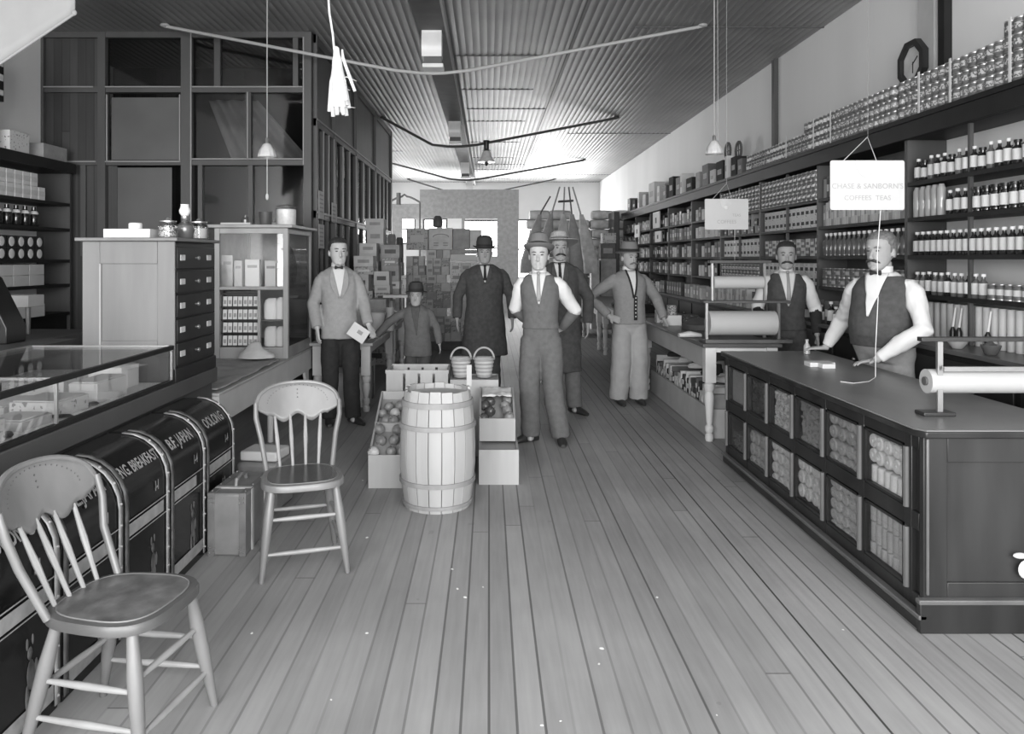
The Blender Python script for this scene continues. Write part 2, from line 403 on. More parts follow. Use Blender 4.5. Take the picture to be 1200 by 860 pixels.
# panes
def pane(x0, x1, y0, y1, m, nm='pane', dy=0):
    obj(nm, G().box(X(x0), X(x1), PY+.01+dy, PY+.018+dy, Z(y1), Z(y0)), m, w)
for a in ((226, 289, 109, 188), (295, 357, 109, 188), (226, 357, 45, 102), (238, 292, 194, 300), (297, 357, 194, 300), (126, 214, 45, 102)): pane(*a, M['glassd'])
pane(130, 212, 114, 187, M['greypane'], 'board_panel')  # opaque board, its grey paints in the reflection of the pane
pane(136, 200, 196, 300, M['greypane'], 'board_panel', .02)
# board walls behind the partition
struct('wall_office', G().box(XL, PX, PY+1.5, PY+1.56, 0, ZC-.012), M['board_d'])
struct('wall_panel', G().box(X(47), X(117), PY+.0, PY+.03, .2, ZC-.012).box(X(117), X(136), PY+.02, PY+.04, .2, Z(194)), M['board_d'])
dr = G()
def drape(u, v):
    x = X(252)+u*(.55+.35*(1-v)); z = Z(186)+v*.72
    return (x+.28*(1-v)-.25, PY+.5+.03*sin(u*22), z)
dr.grid(drape, 30, 6)
tag(obj('window_blind', dr, M['greyl'], solid=.004), 'pale cloth drawn aside behind the upper office window', 'curtain')
# side wall going back
fr = G(); D0, D1 = PY+.05, PE
def sb(y0, y1, z0, z1, t=.04): fr.box(PX-t, PX+t, y0, y1, z0, z1)
ys = [D0, 9.1, 10.6, 12.4, PE]
zt1, zt0 = 3.0, 1.25
for k, y in enumerate(ys): fr.box(PX-.05, PX+.05, y, y+.10, 0, ZC-.012)
sb(D0, D1, 2.96, 3.04); sb(D0, D1, 1.98, 2.06); sb(D0, D1, .9, 1.0); sb(D0, D1, ZC-.1, ZC-.012); sb(D0, D1, 0, .12)
for k in range(len(ys)-1):
    a, b = ys[k]+.1, ys[k+1]; n = 3 if k < 3 else 4
    for j in range(1, n):
        y = a+(b-a)*j/n; sb(y-.03, y+.03, 2.06, 2.96, .03); sb(y-.025, y+.025, 1.0, 1.98, .03)
w2 = struct('wall_partition_side', fr, M['frame'], 'grey painted side of the glazed office partition')
obj('board_panel', G().box(PX-.012, PX+.012, D0, D1, .12, .9).box(PX-.012, PX+.012, D0, D1, 3.04, ZC-.1), M['frame'], w2)
obj('pane', G().box(PX-.005, PX+.003, D0, D1, 1.0, 1.98), M['glassd'], w2)
obj('pane', G().box(PX-.005, PX+.003, D0, D1, 2.06, 2.96), M['glassd'], w2)
bd = G()
for k in range(len(ys)-1):
    a, b = ys[k]+.1, ys[k+1]; n = 3 if k < 3 else 4
    for j in range(n+1):
        y = a+(b-a)*j/n; bd.box(PX+.04, PX+.05, y-.034, y-.016, 2.06, 2.96)
bd.box(PX+.04, PX+.055, D0, D1, 2.035, 2.05); bd.box(PX+.04, PX+.055, D0, D1, 3.02, 3.04)
obj('bead', bd, M['frame_l'], w2)
# window in the left wall behind the partition gives the light seen through its side panes
for i, (y0, y1) in enumerate(((10.6, 11.8), (12.6, 13.8), (15.2, 17.0), (19, 21))):
    q = struct('window_%d' % (i+5), G().box(XL, XL+.05, y0-.06, y0, 1.5, 3.3).box(XL, XL+.05, y1, y1+.06, 1.5, 3.3).box(XL, XL+.05, y0, y1, 3.24, 3.3).box(XL, XL+.05, y0, y1, 1.5, 1.56).box(XL, XL+.04, y0, y1, 2.38, 2.42), M['frame'])
    obj('pane', G().box(XL+.004, XL+.012, y0, y1, 1.56, 3.24), M['day'], q)
# notices pasted on the partition side
for k, (y, z, s) in enumerate(((8.22, 1.98, .3), (8.22, 1.66, .26), (8.9, 1.98, .22))):
    g = G().box(PX+.052, PX+.056, y, y+.25+.02*k, z, z+s)
    for j in range(5): g.box(PX+.056, PX+.058, y+.03, y+.2, z+s-.05-.045*j, z+s-.035-.045*j, 1)
    tag(obj('notice', g, [M['paperd'], M['ink']]), ('topmost pale printed notice pasted beside the partition corner', 'lower pale printed notice pasted beside the partition corner', 'small pale notice pasted deeper along the partition side')[k], 'notice')

# board screen in front of the rear windows
SY = 22.0
def XS(px): return (px-CX)*SY/F
def ZS(py): return CAMZ-(py-CY)*SY/F
g = G()
g.box(XS(492), XS(608), SY, SY+.08, ZS(256), ZS(222))
for a, b in ((492, 493.5), (512, 518), (541, 545), (583, 608)): g.box(XS(a), XS(b), SY, SY+.08, 0, ZS(256))
g.box(XS(518), XS(541), SY, SY+.08, 0, ZS(283)); g.box(XS(545), XS(583), SY, SY+.08, 0, ZS(300)); g.box(XS(493.5), XS(512), SY, SY+.08, 0, ZS(268))
g.box(XS(455), XS(492), SY+.3, SY+.36, ZS(256), ZS(238)).box(XS(455), XS(470), SY+.3, SY+.36, 0, ZS(256))
struct('wall_screen', g, M['grey'], 'grey board screen with openings before the rear windows')
# daylight openings behind the screen
g = G().box(-3.2, 1.0, 23.3, 23.35, .8, 2.72)
# ---------------------------------------------------------------- beam, tie rods, struts
g = G().box(-.71, -.44, YF, YB, ZC-.10, ZC-.01); g.mi = 1; g.box(-.435, -.415, YF, YB, ZC-.125, ZC-.01)
struct('trim_5', g, [M['beam'], M['beam_l']], 'long boxed beam down the middle of the ceiling')
for k, d in enumerate((7.8, 12.9, 18.4, 22.9)):
    w_ = ('nearest', 'second', 'third', 'farthest')[k]
    t = thing('beam_strut', w_+' pale block hanging under the ceiling beam above a tie rod', 'strut', (-.575, d, ZC-.10), group='struts under the ceiling beam')
    g = G()
    def fn(u, v): return (-.10+.2*u, -.10-.03*sin(pi*v), -.02-.24*v)
    g.box(-.10, .10, -.10, .10, -.26, 0)
    g.grid(fn, 2, 8)
    obj('block', g, M['strut'], t)
    obj('plate', G().box(-.095, .115, -.1, .1, -.37, -.33), M['strut'], t, bevel=.004)
    obj('neck', G().box(-.08, .10, -.08, .08, -.33, -.26), M['beam'], t)
    x0, x1 = ((-3.29, 2.17), (-1.78, 2.14), (-2.6, 2.28), (-2.4, 1.96))[k]
    zm = 3.43
    g = G().tube([(x0, d, ZC-.03), (-.95, d, zm+.03), (-.7, d, zm+.004), (-.575, d, zm), (-.45, d, zm+.004), (-.2, d, zm+.03), (x1, d, ZC-.03)], .017 if k == 0 else .022, 8)
    g.ell((x0, d, ZC-.022), (.05, .05, .022)).ell((x1, d, ZC-.022), (.05, .05, .022))
    tag(obj('tie_rod', g, M['rod'] if k < 1 else M['rodd']), w_+' bent tie rod slung under the ceiling below the beam', 'rod', 'tie rods under the ceiling')
# ================================================================ DISPLAY COUNTER ON THE RIGHT
CX0, CX1, CY0, CY1, CT = 1.81, 2.50, 3.20, 5.88, .84
t = thing('display_counter', 'dark wooden grocery counter with twelve glazed bins along its front', 'counter', (CX0, CY0, 0))
def L(o): o.location = (-CX0, -CY0, 0); return o
top = G()
pl = [(CX0-.03, CY0+.02), (CX0+.0, CY0-.025), (CX1+.9, CY0-.025), (CX1+.9, CY0+.42), (CX1+.03, CY0+.44), (CX1+.03, CY1+.02), (CX0-.03, CY1+.02)]
top.prism(pl, lambda u, v, w: (u, v, w), CT-.006, CT)
L(obj('counter_top', top, M['ctop'], t, fixn=True))
top = G(); top.prism(pl, lambda u, v, w: (u, v, w), CT-.035, CT-.0065); L(obj('top_edge', top, M['cbody'], t, bevel=.005, fixn=True))
# body: stiles and rails in front, bin boxes behind
B = G(); nb = 6; pitch = (CY1-.05-(CY0+.12))/nb
zr = [(.06, .13), (.40, .475), (.745, .805)]
for k in range(nb+1):
    y = CY0+.12+pitch*k; B.box(CX0, CX0+.05, y-.028, y+.028, .06, .805)
for a, b in zr: B.box(CX0+.002, CX0+.048, CY0+.04, CY1, a, b)
B.box(CX0+.36, CX0+.38, CY0+.06, CY1, .06, .80)
for k in range(nb+1):
    y = CY0+.12+pitch*k; B.box(CX0+.03, CX0+.36, y-.008, y+.008, .08, .80)
B.box(CX0+.03, CX0+.36, CY0+.1, CY1, .428, .446); B.box(CX0+.03, CX0+.36, CY0+.1, CY1, .08, .10)
B.box(CX1-.03, CX1, CY0+.5, CY1, .06, .80); B.box(CX0+.004, CX1-.031, CY1-.035, CY1-.003, .062, .80); B.box(CX0+.02, CX0+.07, CY0+.031, CY0+.09, .07, .80)
L(obj('carcass', B, M['cbody'], t, bevel=.004))
E = G()
for x0, x1, zz0, zz1, dy in ((CX0, CX0+.10, .06, .805, .0), (CX0+.10, CX1+.9, .70, .805, 0), (CX0+.10, CX1+.9, .061, .20, 0), (CX0+.92, CX0+1.04, .2, .7, 0)):
    E.box(x0+.0005, x1, CY0+.0, CY0+.03, zz0, zz1)
E.box(CX0+.10, CX1+.9, CY0+.012, CY0+.035, .19, .71)
L(obj('end_panel', E, M['cpanel'], t, bevel=.003))
for k in range(nb+1):
    y = CY0+.12+pitch*k
    for z0, z1 in ((.135, .395), (.48, .74)):
        L(obj('pilaster', G().tube([(CX0-.005, y, z0), (CX0-.005, y, z1)], .014, 8), M['cedge'], t))
mo = G(); mo.box(CX0-.035, CX0+.0, CY0-.03, CY1, .055, .075); mo.box(CX0-.035, CX1+.9, CY0-.035, CY0, .12, .14); mo.box(CX0+.008, CX0+.02, CY0-.012, CY0, .15, .80)
L(obj('moulding', mo, M['cedge'], t, bevel=.004))
L(obj('plinth', G().box(CX0-.03, CX1+.9, CY0-.03, CY0+.0, .0, .125).box(CX0-.02, CX0+.03, CY0, CY1, 0, .06), M['cbody'], t, bevel=.004))
L(obj('torn_label', G().ell((CX0+.39, CY0-.02, .32), (.03, .015, .012)).ell((CX0+.42, CY0-.015, .26), (.035, .012, .04)), M['paper'], t, label='torn pale label'))  # torn paper label stuck on the end panel
for r in range(2):
    for k in range(nb):
        y0 = CY0+.12+pitch*k+.03; y1 = y0+pitch-.06; z0, z1 = ((.135, .395), (.48, .74))[r]
        f = G()
        f.box(CX0+.0, CX0+.02, y0, y0+.014, z0, z1).box(CX0, CX0+.02, y1-.014, y1, z0, z1).box(CX0, CX0+.02, y0, y1, z0, z0+.012).box(CX0, CX0+.02, y0, y1, z1-.012, z1)
        q = L(obj('bin_frame', f, M['cbody'], t))
        obj('pane', G().box(CX0+.008, CX0+.011, y0+.01, y1-.01, z0+.01, z1-.01), M['glass'], q)
# what the bins hold.  bins run from the near end (k = 0)
M['biscuit'] = mat('biscuit', .68, .8, var=.12, scale=30, bump=.1); M['biscuit_g'] = mat('biscuit_grey', .42, .8, var=.15, scale=30, bump=.1); M['roll_w'] = mat('roll_pale', .85, .7, var=.06, scale=30)
M['roll_g'] = mat('roll_grey', .42, .7, var=.12, scale=20)
def disc(m, r, l):
    def mk():
        g = G().lathe([(r*.25, -l/2-.004), (r*.3, -l/2), (r*.85, -l/2), (r, -l/2+.006), (r, l/2-.006), (r*.85, l/2), (0, l/2)], n=14, M=Matrix.Rotation(pi/2, 3, 'Y'))
        return tag(obj('biscuit', g, M[m]), 'x', 'biscuit')
    return mk
def stick(m, r, h):
    def mk():
        g = G().lathe([(r*.8, 0), (r, .004), (r, h-.004), (r*.8, h), (0, h)], n=12)
        return tag(obj('wafer_roll', g, M[m]), 'x', 'wafer roll')
    return mk
def binspan(k, r):
    y0 = CY0+.12+pitch*k+.035; return y0, y0+pitch-.07, (.12, .455)[r]-.0, (.395, .74)[r]
binname = ['nearest', 'second', 'third', 'fourth', 'fifth', 'farthest']
def discs(k, r, m, cols, rows, name, rowlo=0, fz=1.0, zbase=0):
    y0, y1, z0, z1 = binspan(k, r); z0 = (.102, .448)[r]+zbase; R = (y1-y0)/cols/2
    kd = Kind(disc(m, R*.97, .05)); h = min(2*R, (z1-z0)/rows)
    for i in range(rows):
        for j in range(cols):
            kd.place((CX0+.040+.003*((i*3+j*5) % 3), y0+R*(2*j+1), z0+R+i*h*.98), f'{name}, {nth(i)} row up, {nth(j)} from near side', 'biscuits in the counter bins', scale=(1, 1, h/(2*R)))
discs(1, 1, 'biscuit_g', 4, 4, 'grey biscuit in second upper bin')
discs(1, 0, 'biscuit_g', 5, 5, 'grey biscuit in second lower bin')
discs(2, 0, 'biscuit', 4, 3, 'pale biscuit in third lower bin', zbase=.05)
discs(3, 0, 'biscuit', 4, 4, 'pale biscuit in fourth lower bin')
discs(4, 0, 'biscuit_g', 4, 3, 'dim biscuit in fifth lower bin')
def sticks(k, r, m, cols, rows, name, zb=0, hh=None):
    y0, y1, z0, z1 = binspan(k, r); z0 = (.102, .448)[r]+zb; R = (y1-y0)/cols/2; h = hh or (z1-z0)/rows
    kd = Kind(stick(m, R*.97, h-.002))
    for i in range(rows):
        for j in range(cols):
            kd.place((CX0+.02+R+.003*((i+j) % 2), y0+R*(2*j+1), z0+i*h), f'{name}, {nth(i)} row up, {nth(j)} from near side', 'upright rolls in the counter bins')
sticks(0, 0, 'roll_g', 7, 3, 'grey wafer roll in nearest lower bin')
sticks(0, 1, 'roll_w', 6, 1, 'white wafer roll in nearest upper bin', hh=.12)
discs(0, 1, 'roll_w', 5, 2, 'white disc in nearest upper bin', zbase=.13)
# loose nuts: nobody could count them
def nuts(k, r, m, label, cover=1.0):
    y0, y1, z0, z1 = binspan(k, r); z0 = (.102, .448)[r]; g = G(); rr = random.Random(k*7+r)
    g.box(CX0+.045, CX0+.2, y0, y1, z0, z0+(z1-z0)*cover)
    n = int(240*cover)
    for i in range(n):
        g.ell((CX0+.04, rr.uniform(y0+.01, y1-.01), rr.uniform(z0+.01, z0+(z1-z0)*cover)), (.012, rr.uniform(.012, .02), rr.uniform(.01, .016)), 6, 4)
    tag(obj('nuts', g, M[m]), label, 'nuts', kind='stuff')
M['nut'] = mat('nut_shell', .55, .7, var=.45, scale=40)
nuts(3, 1, 'nut', 'mottled pale nuts heaped behind the glass of the fourth upper bin')
nuts(2, 1, 'grey', 'fine grey beans behind the glass of the third upper bin', .95)
nuts(4, 1, 'greyd', 'dark beans behind the glass of the fifth upper bin', .9)
nuts(5, 0, 'greyd', 'dark beans behind the glass of the farthest lower bin', .5)
y0, y1, z0, z1 = binspan(5, 1)
tag(obj('carton', G().box(CX0+.03, CX0+.2, y0, y1, .448, .72), M['greyl'], bevel=.003), 'plain pale carton filling the farthest upper bin', 'carton')

# ---- on the counter: paper parcel, bottle, twine, paper roll
def at(px, py, z):
    d = F*(CAMZ-z)/(py-CY); return V(((px-CX)*d/F, d, z))
p = at(958, 424, CT)
g = G(); g.prism([(0, 0), (.165, 0), (.165, .10), (.135, .10), (.135, .17), (.05, .17), (.05, .10), (0, .10)], lambda u, v, w: (u, -v+.1, w), 0, .03)
o = tag(obj('paper_parcel', g, M['paper'], loc=(2.10, 5.02, CT), bevel=.003, fixn=True), 'folded white wrapping paper lying on the dark counter', 'paper')
g = G().lathe([(.018, 0), (.024, .004), (.024, .06), (.011, .085), (.011, .10), (.013, .102), (.013, .112), (0, .112)], n=14)
tag(obj('glass_bottle', g, [M['bottle_c']], loc=(2.36, 5.70, CT)), 'small pale bottle standing at the far corner of the counter', 'bottle')
# roll holder near the end
t = thing('paper_cutter', 'iron paper cutter holding a white roll on the near counter', 'paper cutter', (2.04, 3.47, CT))
obj('base_plate', G().box(-.085, .06, -.02, .06, 0, .018).box(.75, .9, -.02, .06, 0, .018), M['iron'], t, bevel=.004)
[obj('post', G().box(q-.012, q+.012, .0, .016, .018, .345), M['steel'], t) for q in (0, .81)]
obj('cutter_bar', G().box(-.09, .9, -.01, .03, .335, .355), M['iron'], t, bevel=.003)
obj('blade', G().box(.0, .82, -.03, -.01, .205, .225), M['steel'], t)
r = obj('paper_roll', G().lathe([(.018, -.04), (.055, -.04), (.055, .80), (.018, .80)], n=24, M=Matrix.Rotation(pi/2, 3, 'Y'), c=(0, .045, .15)), M['rollp'], t, label='white paper roll')
obj('roll_core', G().cyl((-.05, .045, .15), (-.04, .045, .15), .02, n=12), M['greyd'], r)

# ================================================================ SHELVING ALONG THE RIGHT WALL
SX0, SX1 = 3.15, XR-.005
bays = [3.68, 4.30, 5.80, 7.36, 8.93, 10.45, 11.95, 13.5, 15.0, 16.5, 18.0]
SZ = [1.29, 1.575, 1.855, 2.12]
posname = 'first second third fourth fifth sixth seventh eighth ninth tenth'.split()
for k in range(10):
    a, b = bays[k], bays[k+1]
    t = thing('shelving_bay', f'tall dark open shelving bay against the wall, {posname[k]} from the near end', 'shelving', (SX0, a, 0), group='wall shelving bays')
    def L2(o, a=a): o.location = (-SX0, -a, 0); return o
    L2(obj('upright', G().box(SX0, SX1, b-.02, b+.02, .98, 2.44), M['shelfside'], t))
    if k == 0: L2(obj('upright', G().box(SX0, SX1, a-.02, a+.02, .98, 2.44), M['shelfside'], t))
    for z in SZ: L2(obj('shelf', G().box(SX0, SX1, a+.021, b-.021, z-.03, z), M['ledge'], t))
    if k in (1, 3, 4):
        m_ = (a+b)/2; L2(obj('divider', G().box(SX0+.005, SX0+.03, m_-.012, m_+.012, .98, 2.44), M['shelfwood'], t))
    if k > 1: L2(obj('back_board', G().box(SX1-.02, SX1-.002, a+.021, b-.021, .98, 2.44), M['shelfside'], t))
t = thing('shelf_ledge', 'long dark cornice ledge on top of the wall shelving', 'ledge', (SX0, bays[0], 2.44))
def L3(o): o.location = (-SX0, -bays[0], -2.44); return o
L3(obj('board', G().box(SX0-.05, SX1, bays[0]-.02, bays[-1]+.02, 2.565, 2.60), M['ledge'], t))
L3(obj('fascia', G().box(SX0-.04, SX0-.01, bays[0]-.02, bays[-1]+.02, 2.44, 2.565).box(SX0-.01, SX1, bays[0]-.02, bays[-1]+.02, 2.44, 2.46), M['ledge'], t, bevel=.004))
t = thing('back_counter', 'dark low cabinet counter running under the wall shelving', 'counter', (2.95, bays[0], 0))
def L4(o): o.location = (-2.95, -bays[0], 0); return o
L4(obj('counter_top', G().box(2.93, SX1, bays[0]-.02, bays[-1]+.02, .94, .97), M['tabled'], t, bevel=.004))
L4(obj('body', G().box(2.97, SX1, bays[0], bays[-1], .03, .94), M['ledge'], t))
for k in range(10):
    a, b = bays[k], bays[k+1]
    for j in range(2):
        q = L4(obj('drawer_front', G().box(2.955, 2.97, a+.03+j*(b-a)/2, a-.03+(j+1)*(b-a)/2, .55, .9), M['darkwood'], t, bevel=.004))
        obj('knob', G().ell((2.94, a+(j+.5)*(b-a)/2, .74), (.016, .016, .016), 8, 6), M['brass'], q)

# ================================================================ WHITE TURNED-LEG TABLES
def turned(g, x, y, h, s=.045):
    g.box(x-s, x+s, y-s, y+s, h-.30, h)
    g.lathe([(.030, .0), (.036, .02), (.036, .05), (.024, .065), (.038, .09), (.038, .12), (.022, .14), (.028, .17), (.042, h-.42), (.032, h-.38), (.046, h-.35), (.046, h-.32), (.03, h-.30), (.0301, h-.29)], (x, y, 0), 16)
def table(name, label, x0, x1, y0, y1, h, topm, apr, legm, group=None, ap=.19):
    t = thing(name, label, 'table', (x0, y0, 0), group=group)
    def LL(o): o.location = (-x0, -y0, 0); return o
    LL(obj('table_top', G().box(x0-.03, x1+.03, y0-.03, y1+.03, h-.03, h), topm, t, bevel=.005))
    a = G(); z0, z1 = h-.03-ap, h-.031
    a.box(x0+.03, x0+.055, y0+.09, y1-.09, z0, z1).box(x1-.055, x1-.03, y0+.09, y1-.09, z0, z1)
    a.box(x0+.09, x1-.09, y1-.055, y1-.03, z0, z1)
    LL(obj('apron', a, apr, t))
    LL(obj('apron', G().box(x0+.09, x1-.02, y0+.02, y0+.045, h-.075, z1), legm, t))
    for x in (x0+.045, x1-.045):
        for y in (y0+.045, y1-.045):
            g = G(); turned(g, x, y, h-.031); LL(obj('leg', g, legm, t))
    return t
table('shop_table', 'long table with white turned legs before the shelving, nearest the counter', 1.83, 2.44, 6.49, 9.15, .83, M['tabled'], M['whited'], M['white'])
table('shop_table', 'farther white turned-leg table beyond the man in the cardigan', 1.83, 2.50, 9.75, 12.4, .83, M['tabled'], M['whited'], M['white'])
table('shop_table', 'farthest table on the shelving side, below the stacked sacks', 1.83, 2.50, 13.0, 15.2, .80, M['tabled'], M['whited'], M['white'])
# low board bin under the near table
t = thing('floor_bin', 'low plain board bin on the floor under the long white-legged table', 'bin', (1.9, 6.7, 0))
def L5(o): o.location = (-1.9, -6.7, 0); return o
L5(obj('side_board', G().box(1.90, 1.925, 6.62, 9.0, 0, .25), M['whited'], t)); L5(obj('side_board', G().box(2.44, 2.465, 6.62, 9.0, 0, .25), M['whited'], t))
L5(obj('end_board', G().box(1.925, 2.44, 6.62, 6.645, 0, .25), M['whited'], t)); L5(obj('base', G().box(1.925, 2.44, 6.645, 9.0, .0, .02), M['whited'], t))
rr = random.Random(5)
y = 6.68; i = 0
words_ = [('c_black', 'black'), ('paper', 'white'), ('grey', 'grey'), ('inkd', 'dark'), ('greyl', 'pale grey'), ('paperd', 'cream'), ('greyd', 'dark grey')]
while y < 8.9:
    th = rr.choice((.035, .05, .07, .10)); m_, w_ = words_[(i*3+rr.randrange(3)) % 7]; h = rr.uniform(.30, .42)
    g = G(); g.box(0, .44+rr.uniform(0, .05), 0, th-.008, 0, h); g.mi = 1; g.box(-.004, .02, .003, th-.011, h-.10, h-.05)
    tag(obj('box_file', g, [M[m_], M['greyl']], loc=(1.945, y, .022), bevel=.006), f'{w_} flat packet on edge in the floor bin, {nth(i)} from the near end', 'packet', 'packets on edge in the floor bin')
    y += th; i += 1
for j in range(9):
    yy = 6.85+j*.23
    g = G().rings([((0, 0, 0), (.10, 0, 0), (0, .035, 0)), ((0, 0, .02), (.11, 0, 0), (0, .042, 0)), ((.01, 0, .045), (.10, 0, 0), (0, .036, 0)), ((.05, 0, .065), (.05, 0, 0), (0, .03, 0)), ((.06, 0, .10), (.035, 0, 0), (0, .026, 0))], 12)
    tag(obj('shoe', g, M[('paperd', 'greyl', 'c_black')[j % 3]], loc=(2.12+.1*(j % 2), yy, .445), rz=rr.uniform(-.6, .6)), f'{("cream", "grey", "black")[j%3]} low shoe lying on the packets in the floor bin, {nth(j)} from the near end', 'shoe', 'shoes on the floor bin')

# two-tier paper roll stand on the near end of the white table
TH = .83
t = thing('paper_cutter', 'two-tier paper roll stand on the end of the white-legged table', 'paper cutter', (1.86, 6.6, TH))
W_ = .62
obj('base_board', G().box(-.02, W_+.1, -.08, .12, 0, .03), M['tabled'], t, bevel=.004)
[obj('post', G().box(q, q+.02, -.01, .015, .03, .34), M['steel'], t) for q in (0, W_)]
r = obj('paper_roll', G().lathe([(.02, 0), (.10, 0), (.105, .005), (.105, .575), (.10, .58), (.02, .58)], n=28, M=Matrix.Rotation(pi/2, 3, 'Y'), c=(.025, .02, .165)), M['rollp'], t, label='wide white paper roll')
obj('cutter_bar', G().box(-.03, W_+.1, -.05, .06, .34, .36), M['shelfside'], t, bevel=.003)
[obj('post', G().box(q, q+.015, -.01, .015, .36, .68), M['steel'], t) for q in (.05, .50)]
obj('cutter_bar', G().box(.03, .56, -.03, .04, .68, .705), M['shelfside'], t, bevel=.003)
obj('paper_roll', G().lathe([(.01, 0), (.05, 0), (.055, .004), (.055, .426), (.05, .43), (.01, .43)], n=24, M=Matrix.Rotation(pi/2, 3, 'Y'), c=(.068, .01, .515)), M['rollp'], t, label='narrow white paper roll')
tag(obj('paper_parcel', G().rings([((-.10, 0, .02), (0, .04, 0), (0, 0, .018)), ((0, 0, .03), (0, .06, 0), (0, 0, .03)), ((.10, 0, .02), (0, .04, 0), (0, 0, .018))], 12), M['paper'], loc=(1.83, 7.0, TH-.003+.005)), 'crumpled white paper parcel beside the two-tier roll stand', 'parcel')
g = G().box(0, .17, 0, .14, 0, .11); tag(obj('carton', g, M['paper'], loc=(1.90, 8.25, TH), bevel=.003), 'plain white carton on the table beside the man in the cardigan', 'carton')
g = G().lathe([(.05, 0), (.052, .004), (.052, .10), (.05, .104), (0, .104)], n=18)
tag(obj('food_can', g, M['can1'], loc=(1.98, 8.32, TH+.111)), 'spotted can standing on the plain white table carton', 'can')
g = G().box(0, .12, 0, .12, 0, .14); tag(obj('carton', g, M['box4'], loc=(1.88, 8.6, TH), bevel=.003), 'printed white carton half hidden behind the cardigan sleeve', 'carton')
for i, (x_, y_, m_) in enumerate(((2.15, 7.9, 'greyd'), (2.2, 8.5, 'box3'), (2.1, 10.3, 'c_black'), (2.3, 11.2, 'box3'), (2.0, 11.6, 'black'))):
    tag(obj('cloth_heap', G().rings([((0, 0, 0), (.16, 0, 0), (0, .2, 0)), ((0, 0, .05), (.17, .02, 0), (0, .2, 0)), ((.02, .01, .09), (.1, 0, 0), (0, .12, 0)), ((.02, 0, .11), (.03, 0, 0), (0, .04, 0))], 14), M[m_], loc=(x_, y_, TH)), ('dark folded cloth heap on the near white-legged table', 'dark heap of cloth near the table cartons', 'black cloth heap on the second white-legged table', 'printed cloth heap on the second table', 'small black heap at the far end of the second table')[i], 'cloth')
# ================================================================ LEFT: GLASS SHOWCASE COUNTER, TINS, DRAWERS
GX0, GX1, GY0, GY1 = -2.62, -1.80, 1.35, 4.38
t = thing('showcase_counter', 'long low glass-topped showcase counter above the black tea tins', 'showcase', (GX1, GY0, 0))
def L6(o): o.location = (-GX1, -GY0, 0); return o
zt, zb = 1.052, .84
L6(obj('base_cabinet', G().box(GX0, GX1+.015, GY0, 5.05, .745, zb-.001).box(GX0, GX1-.02, GY0, 5.05, .0, .745), M['frame'], t, bevel=.005))
fr_ = G()
fr_.box(GX1-.018, GX1+.004, GY0, GY1, zt-.022, zt+.004)
fr_.box(GX1-.02, GX1+.006, GY0, GY1, zb, zb+.022)
L6(obj('front_rail', fr_, M['ledge'], t, bevel=.003))
L6(obj('top_frame', G().box(GX0, GX0+.03, GY0, GY1, zt-.025, zt+.004).box(GX0+.03, GX1-.018, GY1-.02, GY1, zt-.02, zt+.004).box(GX0+.03, GX1-.018, 3.2, 3.225, zt-.02, zt+.002), M['steel'], t))
L6(obj('corner_post', G().box(GX1-.012, GX1, 3.2, 3.212, zb, zt-.02).box(GX1-.014, GX1, GY1-.015, GY1, zb, zt-.02), M['steel'], t))
L6(obj('back_board', G().box(GX0, GX0+.02, GY0, GY1, zb, zt-.025).box(GX0+.02, GX1-.02, GY1-.015, GY1-.005, zb, zt-.02), M['oak'], t))
q = L6(obj('top_pane', G().box(GX0+.03, GX1-.018, GY0, GY1-.02, zt-.004, zt+.002), M['glasscase'], t))
L6(obj('front_pane', G().box(GX1-.006, GX1-.003, GY0, GY1, zb+.022, zt-.022), M['glass'], t))
L6(obj('display_floor', G().box(GX0+.02, GX1-.02, GY0, GY1-.02, zb, zb+.006), M['casefloor'], t))
# goods lying in the case
rr = random.Random(3)
items = [(-2.0, 1.75, .22, .25, .05), (-2.3, 1.8, .2, .3, .09), (-2.0, 2.15, .2, .22, .04), (-2.35, 2.3, .25, .3, .07), (-2.02, 2.5, .24, .2, .06), (-2.3, 2.75, .3, .22, .05), (-1.98, 2.85, .2, .25, .09), (-2.3, 3.15, .24, .25, .05),
         (-1.98, 3.22, .18, .2, .04), (-2.0, 3.5, .22, .24, .07), (-2.3, 3.55, .25, .3, .04), (-1.96, 3.86, .14, .3, .10), (-2.3, 4.0, .3, .3, .10), (-2.05, 4.2, .18, .2, .12)]
for i, (x, y, w, l, h) in enumerate(items):
    m_ = ('box4', 'casefloor', 'greyl', 'box4', 'sign', 'white')[i % 6]
    d_ = ('printed white', 'plain white', 'pale grey', 'printed pale', 'cream', 'mid grey')[i % 6]
    g = G().box(-w/2, w/2, -l/2, l/2, 0, h); g.mi = 1; g.box(-w/2+.01, w/2-.01, -l/2+.01, l/2-.01, h, h+.006)
    tag(obj('carton', g, [M[m_], M['paper']], loc=(x, y, zb+.006), rz=rr.uniform(-.12, .12), bevel=.003), f'{d_} flat carton inside the glass showcase, {nth(i)} from its near end', 'carton', 'cartons inside the glass showcase')
for i, (x, y) in enumerate(((-1.9, 2.05), (-1.89, 2.36), (-1.9, 3.03), (-1.88, 3.38), (-1.9, 3.66))):
    g = G().rings([((-.05, 0, .006), (.001, 0, 0), (0, .01, 0)), ((-.03, 0, .010), (.0, 0, .008), (0, .02, 0)), ((.03, 0, .010), (.0, 0, .008), (0, .02, 0)), ((.06, 0, .006), (0, 0, .003), (0, .006, 0))], 8)
    tag(obj('cutlery_piece', g, M['iron'], loc=(x, y, zb+.008), rz=i*1.1), f'small dark trinket lying on the showcase floor, {nth(i)} from its near end', 'trinket', 'trinkets in the glass showcase')

